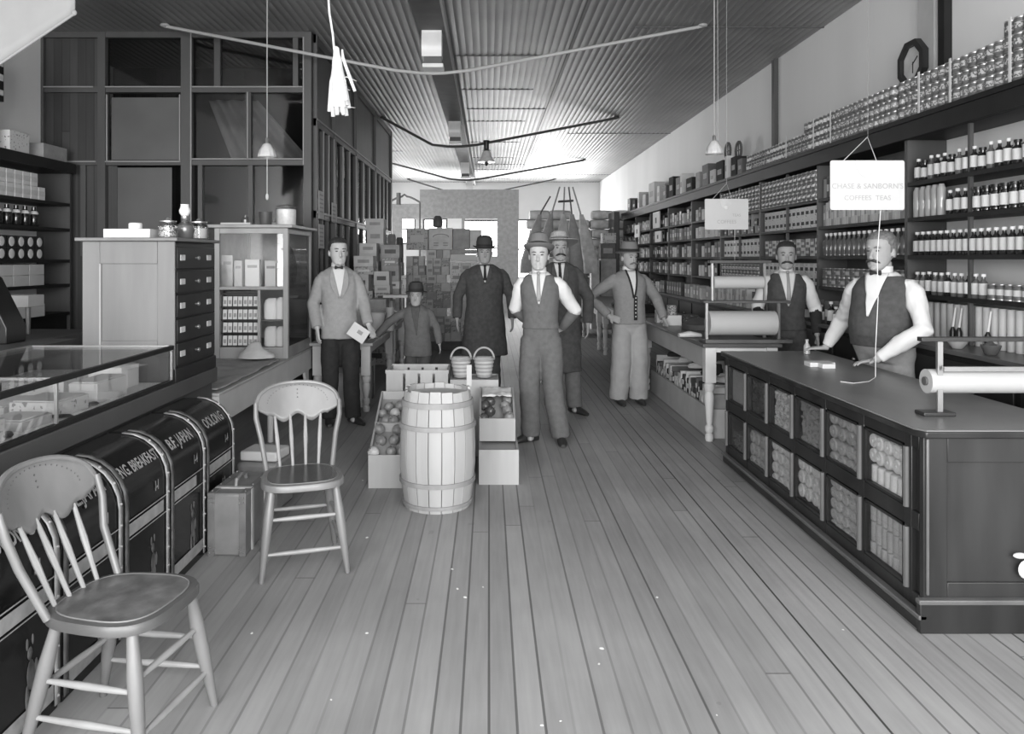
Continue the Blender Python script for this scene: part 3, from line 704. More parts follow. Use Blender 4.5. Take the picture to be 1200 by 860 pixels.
# black tea tins with rolled fronts
def tin_geo():
    W, D, H, R = .43, .29, .74, .20
    prof = [(-D, 0), (0, 0), (0, H-R)]+[(-R+R*cos(a), H-R+R*sin(a)) for a in [pi/2*i/10 for i in range(1, 11)]]+[(-D, H)]
    return W, D, H, R, prof
W_, D_, H_, R_, prof = tin_geo()
def surf(s, off=0.0):
    """point on the tin's front from arc height s (0 at the floor)"""
    if s < H_-R_: return (off, s)
    a = (s-(H_-R_))/R_
    if a > pi/2: return (-R_-(s-(H_-R_)-R_*pi/2), H_+off)
    return (-R_+(R_+off)*cos(a), H_-R_+(R_+off)*sin(a))
def band(g, y0, y1, s0, s1, off, n=12, th=.0):
    def fn(u, v):
        x, z = surf(s0+(s1-s0)*v, off); return (x, y0+(y1-y0)*u, z)
    g.grid(fn, 1, n)
texts = [('UNCOL. JAPAN', '7-7'), ('B.F. JAPAN', 'I-I'), ('ENG. BREAKFAST', 'I-I'), ('B.F. JAPAN', 'I-4'), ('GUNPOWDER', 'I-4')]
texts = [('OOLONG', 'I-I'), ('COL.JAPAN', 'I-I'), ('ENG. BREAKFAST', 'I-I'), ('B.F. JAPAN', 'I-4'), ('OOLONG', 'I-4')]
tl = ['black tea tin nearest the viewer, half behind the big chair back', 'black tea tin lettered JAPAN seen through the near chair spindles', 'black rolled-front tea tin lettered ENG. BREAKFAST', 'black rolled-front tea tin lettered B.F. JAPAN', 'farthest black tea tin, next to the suitcase']
RIV = None
for k in range(5):
    y0 = 2.225+.455*k
    t = thing('tea_tin', tl[k], 'tin', (-1.49, y0, 0), group='black tea tins under the showcase')
    g = G().prism(prof, lambda u, v, w: (u, w, v), 0, W_)
    obj('body', g, M['tin'], t, bevel=.004, fixn=True, ang=30)
    for y in (.0, W_-.03):
        g = G(); band(g, y, y+.03, .02, H_-R_+R_*pi/2, .006, 16)
        es = obj('edge_strip', g, M['gold'] if y else M['goldd'], t, solid=.004, label='gilt edge strip')
        # rivets
        if y:
            for s in [.05+.085*i for i in range(9)]:
                x, z = surf(s, .009); rq = RIV.copy() if RIV else None
                if rq is None: RIV = rq = obj('rivet', G().ell((0, 0, 0), (.006, .006, .006), 6, 4), M['gold'], es)
                else: COL.objects.link(rq)
                rq.parent = es; rq.location = (x, y+.015, z)
    g = G(); band(g, .035, W_-.12 if k % 2 else W_-.06, .40, .452, .005, 2); g.mi = 1
    band(g, .03, W_-.03, .463, .468, .006, 1); band(g, .03, W_-.03, .386, .391, .006, 1)
    obj('label_band', g, [M['gold'], M['gold']], t, label='gilt band across the front')
    g = G(); band(g, .035, W_-.035, .045, .10, .005, 2)
    obj('label_band', g, M['gold'], t, label='gilt band near the foot')
    g = G()
    for rad, aa in ((.19, .004), (.165, .003)):   # gilt arcs on the side
        g.tube([(-R_+rad*cos(a), -.002, H_-R_+rad*sin(a)) for a in [pi/2*i/10 for i in range(0, 13)]], aa, 5)
    obj('side_arc', g, M['goldd'], t)
    # figure painted on the front
    g = G()
    for (yy, s, a, b) in ((.27, .20, .022, .05), (.265, .27, .014, .022), (.25, .305, .006, .02), (.28, .31, .005, .018), (.285, .14, .012, .05), (.25, .13, .010, .045), (.30, .21, .01, .03)):
        x, z = surf(s, .002); g.ell((x, yy, z), (.003, a, b), 10, 6)
    obj('painted_figure', g, M['goldd'], t)
    for txt, size, s0, cen in ((texts[k][0], .052 if len(texts[k][0]) > 10 else .060, .665, .19), (texts[k][1], .045, .535, .29)):
        vs, fs = text_geo(txt, size, .0012)
        sx = min(1.0, .37/max(1e-6, (max(v[0] for v in vs)-min(v[0] for v in vs))))
        o_ = []
        for x, y, z in vs:
            # reader stands in the aisle looking towards -x: text runs towards the far end
            xx, zz = surf(s0+y*1.35, .005); o_.append((xx, cen+.012+x*sx, zz))
        g = G(); g.add(o_, fs); obj('lettering', g, M['gold'], t)

# cabinet of dark drawers
dx0, dx1, dy0, dy1, dz0, dz1 = -2.33, -1.80, 4.40, 5.05, .84, 1.65
t = thing('drawer_cabinet', 'tall oak cabinet with a dark side of small labelled drawers', 'cabinet', (dx1, dy0, dz0))
def L7(o): o.location = (-dx1, -dy0, -dz0); return o
L7(obj('body', G().box(dx0, dx1-.012, dy0+.015, dy1, dz0, dz1), M['darkwood'], t))
f_ = G(); f_.box(dx0, dx0+.1, dy0, dy0+.015, dz0, dz1).box(dx1-.1, dx1, dy0, dy0+.015, dz0, dz1).box(dx0+.1, dx1-.1, dy0, dy0+.015, dz1-.13, dz1).box(dx0+.1, dx1-.1, dy0, dy0+.015, dz0, dz0+.24).box(dx0+.1, dx1-.1, dy0+.008, dy0+.015, dz0, dz1)
L7(obj('front_panel', f_, M['oak'], t, bevel=.003))
L7(obj('bead', G().box(dx0+.098, dx0+.108, dy0-.004, dy0+.01, dz0+.1, dz1-.13), M['oak_l'], t))
L7(obj('top_board', G().box(dx0-.03, dx1+.025, dy0-.03, dy1+.02, dz1, dz1+.02), M['oak'], t, bevel=.004))
nd = 5
for i in range(nd):
    z0 = dz0+.09+i*(dz1-dz0-.11)/nd; z1 = z0+(dz1-dz0-.11)/nd-.012
    q = L7(obj('drawer', G().box(dx1-.012, dx1+.004, dy0+.03, dy1-.02, z0, z1), M['darkwood'], t, bevel=.003))
    zz = (z0+z1)/2
    obj('knob', G().cyl((dx1+.004, 4.70, zz), (dx1+.02, 4.70, zz), .006, n=8).ell((dx1+.024, 4.70, zz), (.010, .013, .013), 10, 6), M['steel'], q)
    for yy in (4.50, 4.92): obj('label_holder', G().box(dx1+.003, dx1+.009, yy-.032, yy+.032, zz-.015, zz+.018), M['paperd'], q)
L7(obj('base_drawer', G().box(dx1-.014, dx1+.006, dy0, dy1, dz0-.0, dz0+.075), M['darkwood'], t, bevel=.003))
# things standing on the cabinet
zc = dz1+.021
o = tag(obj('carton', G().box(-.27, 0, 0, .12, 0, .052), M['paper'], loc=(-1.97, 4.46, zc), bevel=.002), 'long flat white carton lying on the drawer cabinet', 'carton')
tag(obj('pill_box', G().lathe([(.036, 0), (.038, .003), (.038, .03), (.032, .036), (0, .036)], n=16), M['paper'], loc=(-2.08, 4.52, zc+.053)), 'small round white box on top of the flat white carton', 'box')
def jar(name, label, cat, loc, r, h, gm, lid, cont):
    t = thing(name, label, cat, loc)
    obj('glass', G().lathe([(r*.9, 0), (r, .006), (r, h*.75), (r*.8, h*.88), (r*.8, h*.92)], n=20), gm, t)
    obj('contents', G().lathe([(r*.86, .008), (r*.9, .012), (r*.9, h*.62), (0, h*.64)], n=16), cont, t)
    obj('lid', G().lathe([(r*.82, h*.92), (r*.86, h*.93), (r*.86, h), (r*.3, h+.004), (r*.12, h+.02), (0, h+.022)], n=18), lid, t)
    return t
jar('glass_jar', 'squat glass jar with a pale lid on the drawer cabinet', 'jar', (-1.88, 4.50, zc), .055, .10, M['glass'], M['steel'], M['can1'])
t = thing('oil_lamp', 'glass oil lamp with a bulb-shaped font on the drawer cabinet', 'lamp', (-1.845, 4.66, zc))
obj('font', G().lathe([(.045, 0), (.05, .01), (.05, .03), (.058, .05), (.05, .08), (.02, .10), (.016, .115)], n=20), M['bottle_m'], t)
obj('burner', G().lathe([(.017, .112), (.022, .12), (.022, .135), (.015, .14)], n=14), M['brass'], t)
obj('chimney', G().lathe([(.020, .138), (.032, .155), (.034, .17), (.026, .19), (.024, .205), (.027, .208)], n=16), M['lampglass'], t)
jar('glass_jar', 'tall pale glass jar at the far end of the drawer cabinet', 'jar', (-1.86, 4.92, zc), .06, .115, M['glass'], M['steel'], M['greyl'])
tag(obj('carton', G().box(-.1, .05, 0, .1, 0, .05), M['greyl'], loc=(-2.0, 4.85, zc), bevel=.002), 'grey box behind the squat jar on the drawer cabinet', 'carton')

# ================================================================ PLATFORM TABLE AND TALL SHOWCASE
tx0, tx1, ty0, ty1, tz = -2.65, -1.80, 5.10, 7.82, .655
t = thing('platform_table', 'low white platform table carrying the tall glass showcase', 'table', (tx1, ty0, 0))
def L8(o): o.location = (-tx1, -ty0, 0); return o
L8(obj('table_top', G().box(tx0, tx1+.01, ty0, ty1, tz-.02, tz), M['whited'], t, bevel=.004))
L8(obj('apron', G().box(tx1-.03, tx1, ty0+.02, ty1-.02, .44, tz-.021).box(tx0, tx1-.031, ty0+.02, ty0+.045, .44, tz-.021), M['white'], t))
for x in (tx0+.05, tx1-.05):
    for y in (ty0+.06, 6.5, ty1-.06): L8(obj('leg', G().lathe([(.025, 0), (.03, .44), (.045, .45), (.045, tz-.022)], (x, y, 0), 12), M['white'], t))
for y in (7.66,): L8(obj('bracket', G().prism([(0, .44), (0, .28), (.03, .30), (.12, .42), (.12, .44)], lambda u, v, w: (w, y-u, v), tx1-.03, tx1-.005), M['white'], t, fixn=True))
# grey cloth and paper bag lying on the platform
def clothf(u, v):
    x = -2.45+.63*u; y = 5.14+1.55*v
    z = tz+.012+.030*abs(noise.noise(V((x*4, y*3, 1))))+.01*sin(v*9+u*4)*(1-u)
    return (x, y, max(z, tz+.006))
tag(obj('cloth_sheet', G().grid(clothf, 24, 40), M['cloth'], solid=.008), 'creased grey cloth spread over the platform table before the showcase', 'cloth')
g = G().rings([((0, 0, 0), (.16, 0, 0), (0, .13, 0)), ((0, 0, .03), (.15, 0, 0), (0, .11, 0)), ((-.03, .02, .08), (.07, 0, 0), (0, .06, 0)), ((-.03, .03, .12), (.05, 0, .01), (0, .03, 0)), ((-.02, .03, .13), (.02, 0, 0), (0, .01, 0))], 14)
tag(obj('paper_bag', g, M['greyl'], loc=(-2.0, 6.62, tz+.045)), 'slumped grey paper bag on the cloth in front of the showcase', 'bag')
sx0, sx1, sy0, sy1, sz0, sz1 = -2.46, -1.80, 6.88, 7.80, tz, 1.855
t = thing('display_case', 'tall white-framed glass showcase standing on the platform table', 'showcase', (sx1, sy0, sz0))
def L9(o): o.location = (-sx1, -sy0, -sz0); return o
g = G()
for x in (sx0, sx1-.045):
    for y in (sy0, sy1-.045): g.box(x, x+.045, y, y+.045, sz0, sz1-.03)
for z0, z1 in ((sz0, sz0+.10), (sz1-.08, sz1-.03), (1.27, 1.30)):
    g.box(sx0+.045, sx1-.045, sy0+.004, sy0+.04, z0, z1); 
    if z0 != 1.27: g.box(sx1-.04, sx1-.004, sy0+.045, sy1-.045, z0, z1)
g.box(-2.075, -2.05, sy0+.002, sy0+.035, sz0+.1, 1.27)
L9(obj('frame', g, M['oak_l'], t, bevel=.003))
L9(obj('top_board', G().box(sx0-.05, sx1+.05, sy0-.04, sy1+.04, sz1-.03, sz1), M['oak_l'], t, bevel=.006))
L9(obj('back_board', G().box(sx0, sx1-.046, sy1-.02, sy1-.005, sz0, sz1-.03).box(sx0+.003, sx0+.012, sy0+.04, sy1-.04, sz0, sz1-.03), M['greyl'], t))
L9(obj('shelf', G().box(sx0+.012, sx1-.05, sy0+.045, sy1-.05, 1.27, 1.29), M['whited'], t))
L9(obj('front_pane', G().box(sx0+.045, sx1-.045, sy0+.015, sy0+.019, 1.30, sz1-.08), M['glass'], t))
L9(obj('side_pane', G().box(sx1-.02, sx1-.016, sy0+.045, sy1-.045, sz0+.1, sz1-.08), M['glassd'], t))
L9(obj('base_board', G().box(sx0+.012, sx1-.05, sy0+.04, sy1-.05, sz0+.005, sz0+.095), M['greyl'], t))
# seed packets in the case: four rows
tr = thing('packet_rack', 'dark four-tier rack of seed packets in the lower showcase', 'rack', (-2.42, 6.925, sz0+.1))
for r in range(5): obj('shelf', G().box(0, .335, 0, .08, r*.118, r*.118+.01), M['black'], tr)
obj('back_board', G().box(0, .335, .08, .09, 0, .50), M['black'], tr)
kd = Kind(lambda: tag(obj('seed_packet', (lambda g: (g.box(-.019, .019, 0, .008, 0, .088), setattr(g, 'mi', 1), g.box(-.012, .012, -.001, 0, .02, .055), g)[3])(G()), [M['paper'], M['grey']]), 'x', 'packet'))
for r in range(4):
    for j in range(7):
        kd.place((-2.42+.03+j*.046, 6.945+.006*((j+r) % 2), sz0+.1+.0105+r*.118), f'small seed packet in the showcase rack, {nth(3-r)} row down, {nth(j)} from the wall side', 'seed packets in the showcase', rot=(-.12, 0, 0))
def bagobj(label, loc, w, h, m='paper'):
    g = G().rings([((0, 0, 0), (w*.9, 0, 0), (0, .05, 0)), ((0, 0, h*.1), (w, 0, 0), (0, .055, 0)), ((0, 0, h*.7), (w, 0, 0), (0, .05, 0)), ((0, 0, h*.92), (w*.8, 0, 0), (0, .03, 0)), ((.01, 0, h), (w*.6, 0, 0), (0, .012, 0))], 14, p=3)
    return tag(obj('paper_bag', g, M[m], loc=loc), label, 'bag', 'bags inside the tall showcase')
bagobj('plump white bag in the lower showcase, upper tier nearer the rack', (-1.985, 7.0, 1.0), .062, .19); bagobj('plump white bag in the lower showcase, upper tier by the corner post', (-1.895, 7.0, 1.0), .045, .2)
bagobj('plump pale bag on the lower showcase floor nearer the rack', (-1.985, 7.0, sz0+.1), .06, .18, 'paperd'); bagobj('plump pale bag on the lower showcase floor by the corner post', (-1.895, 7.0, sz0+.1), .045, .18, 'paperd')
tag(obj('display_board', G().box(-2.05, -1.86, 6.94, 7.10, .985, .998), M['greyd']), 'dark little shelf board between the two tiers of bags', 'board')
for i, (x, w, h, m_, nm) in enumerate(((-2.40, .05, .29, 'greyl', 'tall mottled packet in the upper showcase near the wall'), (-2.30, .035, .24, 'paperd', 'slim pale packet in the upper showcase'), (-2.17, .065, .25, 'paper', 'broad white packet in the middle of the upper showcase'), (-2.0, .055, .24, 'paper', 'white packet in the upper showcase right of centre'), (-1.91, .045, .22, 'paper', 'white packet in the upper showcase beside the corner post'))):
    g = G().box(-w, w, 0, .05, .0, h); g.mi = 1; g.box(-w*.7, w*.7, -.002, 0, h*.7, h*.8)
    tag(obj('packet', g, [M[m_], M['grey']], loc=(x, 7.04, 1.291), bevel=.006), nm, 'packet')
# a hanging bag and ball seen through the side pane
tag(obj('net_bag', G().lathe([(.03, 0), (.09, .05), (.11, .14), (.09, .25), (.05, .33), (.01, .38)], n=16, sx=.6), M['box2'], loc=(-1.93, 7.45, 1.291)), 'mottled net bag seen through the side pane of the showcase', 'bag')
# on top of the tall showcase
zc = sz1+.001
tag(obj('glass_bottle', G().lathe([(.018, 0), (.03, .01), (.03, .05), (.012, .07), (.012, .09), (0, .09)], n=14), M['bottle_m'], loc=(-2.22, 7.0, zc)), 'small dark bottle on the tall showcase', 'bottle')
tag(obj('wooden_tub', G().lathe([(.05, 0), (.055, .01), (.06, .12), (.05, .122), (.045, .02), (0, .02)], n=18), M['frame'], loc=(-2.05, 7.05, zc)), 'dark round tub on top of the tall showcase', 'tub')
t = thing('glass_jar', 'big white-lined glass jar with a flared lid on the tall showcase', 'jar', (-1.9, 7.2, zc))
obj('glass', G().lathe([(.085, 0), (.09, .01), (.09, .15), (.085, .155)], n=22), M['lampglass'], t)
obj('lid', G().lathe([(.086, .155), (.10, .175), (.10, .18), (.03, .2), (0, .2)], n=22), M['glass'], t)
tag(obj('paper_bundle', G().box(-.13, .13, -.08, .08, 0, .02).box(-.10, .12, -.06, .09, .02, .035), M['paper'], loc=(-2.0, 7.3, zc), rz=.2, bevel=.003) , 'flat bundle of white papers behind the big jar on the showcase', 'papers')
tag(obj('carton', G().box(-.15, .12, 0, .03, 0, .02), M['paperd'], loc=(-2.28, 6.95, zc), bevel=.002), 'thin cream carton lying along the tall showcase edge', 'carton')

# ================================================================ LEFT WALL SHELVING
lx0, lx1 = XL+.005, -4.35
for k, (a, b) in enumerate(((4.0, 6.0), (6.0, 8.0))):
    t = thing('shelving_bay', ('dark shelving bay on the showcase side, mostly beyond the picture edge', 'dark shelving bay on the showcase side, next to the office partition')[k], 'shelving', (lx0, a, 0), group='shelving behind the showcase')
    def LA(o): o.location = (-lx0, -a, 0); return o
    LA(obj('upright', G().box(lx0, lx1, b-.03, b, 0, 2.52), M['shelfside'], t))
    for z in (1.0, 1.29, 1.54, 1.86, 2.12): LA(obj('shelf', G().box(lx0, lx1, a, b-.031, z-.03, z), M['ledge'], t))
    LA(obj('ledge_board', G().box(lx0, lx1+.05, a, b-.0, 2.43, 2.53), M['ledge'], t))
    LA(obj('base', G().box(lx0, lx1-.03, a, b-.031, 0, .97), M['ledge'], t))
kb = {}
def cube_kind(key, name, cat, w, d, h, m, m2=None, bev=.003):
    def mk():
        g = G().box(-w/2, w/2, -d/2, d/2, 0, h)
        if m2: g.mi = 1; g.box(-w/2-.001, w/2+.001, -d/2-.001, d/2+.001, h*.3, h*.7)
        return tag(obj(name, g, [M[m], M[m2 or m]], bevel=bev), 'x', cat)
    kb[key] = Kind(mk); return kb[key]
c1 = cube_kind('lw', 'carton', 'carton', .10, .11, .125, 'paper', 'greyl')
for r in range(2):
    for j in range(14):
        y = 5.9+j*.125
        if r == 1 and j > 12: continue
        c1.place((lx1-.08, y, 2.121+r*.127), f'small white carton on the upper shelf behind the showcase, {nth(r)} layer, {nth(j)} along', 'white cartons on the shelf behind the showcase')
tag(obj('carton', G().box(0, .25, 0, .3, 0, .20), M['box4'], loc=(-4.63, 7.02, 2.531), bevel=.003), 'printed white carton on the high ledge behind the showcase', 'carton')
tag(obj('carton', G().box(0, .25, 0, .42, 0, .15), M['grey'], loc=(-4.6, 7.5, 2.531), bevel=.003), 'low dark carton on the high ledge next to the partition', 'carton')
tag(obj('carton', G().box(0, .2, 0, .32, 0, .42), M['box2'], loc=(-4.6, 6.55, 2.531), bevel=.003), 'tall grey carton on the high ledge at the picture edge', 'carton')
tag(obj('display_tin', G().box(0, .25, 0, .3, 0, .42).box(.249, .26, .02, .28, .05, .10, 1).box(.249, .26, .02, .28, .18, .24, 1).box(.249, .26, .02, .28, .31, .37, 1), [M['black'], M['paper']], loc=(-4.62, 6.62, 2.96), bevel=.003), 'black banded tin box stacked highest on the showcase side ledge', 'tin')
tall = Kind(lambda: tag(obj('glass_bottle', G().lathe([(.04, 0), (.045, .01), (.045, .12), (.03, .15), (.02, .16), (.02, .19), (0, .19)], n=14, mi=[0, 0, 1, 0, 0, 0, 0]), [M['bottle_d'], M['paper']]), 'x', 'bottle'))
for j in range(12): tall.place((lx1-.09, 5.95+j*.14, 1.861), f'dark bottle with a pale label behind the showcase, {nth(j)} along its shelf', 'dark bottles on the shelf behind the showcase')
ov = Kind(lambda: tag(obj('collar_box', (lambda g: (g.box(-.08, .08, -.065, .065, 0, .11), setattr(g, 'mi', 1), g.ell((.08, 0, .055), (.004, .045, .045), 14, 6), g)[3])(G()), [M['black'], M['paper']], bevel=.004), 'x', 'box'))
for r in range(2):
    for j in range(11): ov.place((lx1-.09, 6.0+j*.145, 1.541+r*.112), f'black box with a white oval front, {nth(r)} layer, {nth(j)} along the showcase side shelf', 'black oval-fronted boxes')
wb = cube_kind('wb', 'carton', 'carton', .22, .24, .10, 'paperd', None)
for r in range(2):
    for j in range(6): wb.place((lx1-.13, 6.2+j*.245, 1.291+r*.102), f'cream carton below the oval-fronted boxes, {nth(r)} layer, {nth(j)} along', 'cream cartons behind the showcase')
tag(obj('paper_stack', G().box(-.2, .2, -.3, .3, 0, .12), M['paper'], loc=(-4.45, 7.05, 1.001), bevel=.004), 'broad white packet on the lowest shelf behind the showcase', 'packet')
# counter scale and grinder at the picture edge
t = thing('computing_scale', 'black counter scale with a sloping white dial by the picture edge', 'scale', (-3.05, 4.75, 1.03))
obj('body', G().prism([(-.35, 0), (.13, 0), (.13, .10), (-.02, .40), (-.10, .45), (-.35, .45)], lambda u, v, w: (u, w, v), -.1, .1), M['black'], t, bevel=.008, fixn=True)
obj('dial', G().prism([(-.30, .22), (-.02, .22), (-.10, .38), (-.30, .38)], lambda u, v, w: (u, w, v), -.106, -.102), M['paperd'], t, fixn=True)
obj('frame', G().tube([(-.30, -.11, .42), (-.09, -.11, .42), (.07, -.11, .10)], .022, 8), M['iron'], t)
obj('pan', G().lathe([(0, .14), (.10, .145), (.13, .16), (.135, .162)], c=(-.25, 0, .0), n=24), M['steel'], t)
t = thing('coffee_mill', 'black cast wheel of a coffee mill at the picture edge', 'mill', (-3.55, 4.7, 1.03))
obj('wheel', G().tube([(-.12+.20*cos(a), -.02, .10+.20*sin(a)) for a in [2*pi*i/30 for i in range(31)]], .014, 8), M['iron'], t)
obj('spoke', G().cyl((-.32, -.02, .1), (.08, -.02, .1), .008).cyl((-.12, -.02, -.0), (-.12, -.02, .3), .008), M['iron'], t)
obj('body', G().lathe([(.10, 0), (.12, .03), (.06, .06), (.06, .16), (.10, .24), (.11, .3), (.0, .31)], c=(-.12, .1, 0), n=18), M['black'], t)
struct('trim_6', G().box(-3.9, -2.68, 4.2, 5.0, 0, 1.03), M['beam'], 'dark low counter behind the showcase')
t = thing('letter_tray', 'white enamel tray on thin legs behind the glass showcase', 'tray', (-3.35, 5.6, 1.0))
obj('tray', G().box(-.22, .05, -.1, .1, .20, .285), M['paperd'], t, bevel=.004)
for x in (-.16, .02): obj('leg', G().cyl((x-.03, 0, -.0), (x-.03, 0, .2), .014, .02, 8), M['steel'], t)
struct('trim_7', G().box(-4.2, -3.0, 5.2, 6.0, 0, 1.0), M['beam'], 'dark cabinet in front of the shelving behind the showcase')

# ================================================================ SUITCASE AND PARCEL
t = thing('suitcase', 'upright hide suitcase with riveted corners beside the farthest tea tin', 'suitcase', (-1.365, 4.0, 0), rz=-.03)
w, l, h = .195, .42, .325
g = G().box(-w/2, w/2, 0, l, .0, h); obj('shell', g, M['case'], t, bevel=.012)
g = G()
for x in (-w/2, w/2-.03): g.box(x-.003, x+.033, -.003, l+.003, h-.0, h+.004).box(x-.003, x+.033, -.005, .0, .0, h+.004)
obj('edge_strip', g, M['cased'], t, bevel=.002)
sp = [(x, -.008, z) for x in (-w/2+.01, -w/2+.03, w/2-.03, w/2-.01) for z in (.02, .045, h-.045, h-.02)]+[(x, y, h+.006) for y in (.03, .15, .28, .39) for x in (-w/2+.01, w/2-.01)]
s0 = None
for p in sp:
    if s0 is None: s0 = q = obj('stud', G().ell((0, 0, 0), (.005, .004, .005), 6, 4), M['brass'], t)
    else: q = s0.copy(); COL.objects.link(q)
    q.location = p
obj('handle', G().tube([(.0, .13, h+.0), (0, .14, h+.035), (0, .21, h+.045), (0, .28, h+.035), (0, .29, h+.0)], .010, 8), M['case'], t)
obj('strap', G().box(w/2, w/2+.004, .09, .12, 0, h).box(w/2, w/2+.004, .30, .33, 0, h).box(-w/2, w/2, .09, .12, h+.001, h+.005), M['greyl'], t)
tag(obj('suitcase', G().box(-.13, .13, 0, .3, 0, .30), M['case'], loc=(-1.42, 4.68, 0), bevel=.02, rz=-.1), 'second battered case lying behind the hide suitcase', 'suitcase')
tag(obj('paper_parcel', G().box(-.12, .12, 0, .2, 0, .06), M['paperd'], loc=(-1.42, 4.72, .302), bevel=.01, rz=-.15), 'flat wrapped parcel lying on the second battered case', 'parcel')
# ================================================================ GOODS ON THE RIGHT SHELVING
def can_mk(r, h, m, name='food_can', cat='can', top='can_dark'):
    def mk():
        g = G().lathe([(r*.94, 0), (r, .002), (r, h*.07), (r*.97, h*.09), (r*.97, h*.32), (r*.97, h*.68), (r*.97, h*.91), (r, h*.93), (r, h-.001), (r*.9, h-.001), (r*.88, h-.004), (0, h-.004)], n=14, mi=[1, 1, 1, 2, 0, 2, 1, 1, 1, 1, 1])
        return tag(obj(name, g, [M[m], M['steel'], M[top]]), 'x', cat)
    return mk
M['can_dark'] = mat('can_label_dark', .10, .45, var=.3, scale=30)
def pick(keys, j, salt=0): return keys[(j*7+salt*3+j*j) % len(keys)]
ledge_kinds = {m: Kind(can_mk(.0415, .098, m)) for m in ('can1', 'can2', 'can3')}
rr = random.Random(11); R_Y = {}
y = 4.42; j = 0
while y < 9.45:
    rows = 3 if y < 7.7 else 2
    if 4.42 <= y < 4.75: rows = 4
    m = 'can1' if y < 5.88 else ('can2' if y < 6.5 else ('can3' if int((y-6.5)/.55) % 2 else 'can1'))
    for i in range(rows):
        ledge_kinds[m].place((SX0+.03+.006*(i % 2), y, 2.601+i*.0985), f'labelled can on the cornice ledge, {nth(i)} row up, {nth(j)} from near end', 'cans stacked along the cornice ledge', rz=rr.uniform(0, 6))
    y += .086 if abs(y-5.9) > .06 else .13; j += 1
NR = j
# price cards standing between the cans
for i, (y, z) in enumerate(((4.62, .40), (5.22, .31), (5.6, .31), (7.05, .31), (7.42, .30), (8.1, .24))):
    tag(obj('price_card', G().box(0, .003, -.012, .012, 0, z), M['paper'], loc=(SX0-.018, y, 2.601)), f'narrow white card standing before the ledge cans, {nth(i)} from near end', 'card', 'cards before the ledge cans')
def kinds_for(h):
    pass
KK = {}
def bx(key, w, d, h, m, m2=None, name='carton', cat='carton'):
    """w along the shelf (y), d deep (x)"""
    k = (key, w, d, h)
    if k not in KK:
        def mk():
            g = G().box(0, d, -w/2, w/2, 0, h)
            if m2:
                g.mi = 1; g.box(-.002, .0, -w*.32, w*.32, h*.30, h*.62)
            return tag(obj(name, g, [M[m], M[m2 or m]]), 'x', cat)
        KK[k] = Kind(mk)
    return KK[k]
shn = {2.12: 'top', 1.855: 'second', 1.575: 'third', 1.29: 'fourth', .97: 'counter'}
def rowfill(bay, z, kind, name, pitch, rows, h, x=SX0+.03, y0=None, y1=None, skip=(), grp=None, offs=0):
    a, b = bays[bay]+.03, bays[bay+1]-.03
    if y0 is not None: a = y0
    if y1 is not None: b = y1
    n = int((b-a)/pitch)
    for i in range(rows):
        for j in range(n):
            if (i, j) in skip: continue
            kd = kind[(j+i*5) % len(kind)] if isinstance(kind, list) else kind
            kd.place((x, a+pitch*(j+.5), z+.001+i*(h+.0005)), f'{name}, {shn[z]} shelf, {posname[bay]} wall bay, {nth(i)} row up, {nth(j+offs)} from near', grp or f'{name} goods, {shn[z]} shelf of the {posname[bay]} wall bay')
# --- bay 1 (second): bottles
def bottle_mk(bm, r, h, neck, lm='paper', stop='paper'):
    def mk():
        sh = h*.62
        g = G().lathe([(r*.9, 0), (r, .004), (r, h*.15), (r*1.02, h*.16), (r*1.02, sh*.85), (r, sh*.86), (r, sh), (neck*1.3, sh+h*.12), (neck, sh+h*.15), (neck, h*.88), (neck*1.4, h*.89), (neck*1.4, h), (0, h)], n=12, mi=[0, 0, 0, 1, 1, 1, 0, 0, 0, 2, 2, 2])
        return tag(obj('glass_bottle', g, [M[bm], M[lm], M[stop]]), 'x', 'bottle')
    return mk
bA = Kind(bottle_mk('bottle_d', .029, .165, .010)); bB = Kind(bottle_mk('bottle_m', .027, .17, .010, 'paperd', 'paper')); bC = Kind(bottle_mk('bottle_d', .032, .145, .016, 'greyl', 'black'))
bD = Kind(bottle_mk('bottle_d', .030, .17, .012, 'paperd', 'paper')); bE = Kind(bottle_mk('bottle_d', .034, .16, .024, 'paper', 'black')); bF = Kind(bottle_mk('bottle_m', .028, .16, .011, 'greyl', 'paper'))
rowfill(1, 2.12, [bA, bA, bB, bC], 'corked bottle', .082, 1, 0)
rowfill(1, 2.12, [bC, bA], 'back-row bottle', .095, 1, 0, x=SX0+.15)
rowfill(1, 1.855, bE, 'white-labelled jar', .088, 1, 0, y1=5.05)
rowfill(1, 1.855, [bA, bD], 'dark bottle', .085, 1, 0, y0=5.08, y1=5.34)
pale = Kind(lambda: tag(obj('glass_tube', G().lathe([(.028, 0), (.03, .004), (.03, .19), (.022, .205), (.018, .22), (0, .22)], n=12), M['bottle_c']), 'x', 'bottle'))
rowfill(1, 1.855, pale, 'tall pale bottle', .075, 1, 0, y0=5.36, y1=5.74)
rowfill(1, 1.575, bD, 'dark bottle', .074, 1, 0)
rowfill(1, 1.29, [bF, bF, bA], 'small bottle', .076, 1, 0, y0=4.9)
tn = Kind(can_mk(.036, .10, 'paperd', 'spice_tin', 'tin'))
rowfill(1, 1.29, tn, 'pale tin', .078, 1, 0, y1=4.88)
rl = Kind(lambda: tag(obj('paper_roll', G().lathe([(.034, 0), (.036, .003), (.036, .26), (.034, .263), (.012, .263), (.012, .255)], n=14), M['paperd']), 'x', 'paper roll'))
rowfill(1, .97, rl, 'upright paper roll', .078, 1, 0, x=SX0+.1)
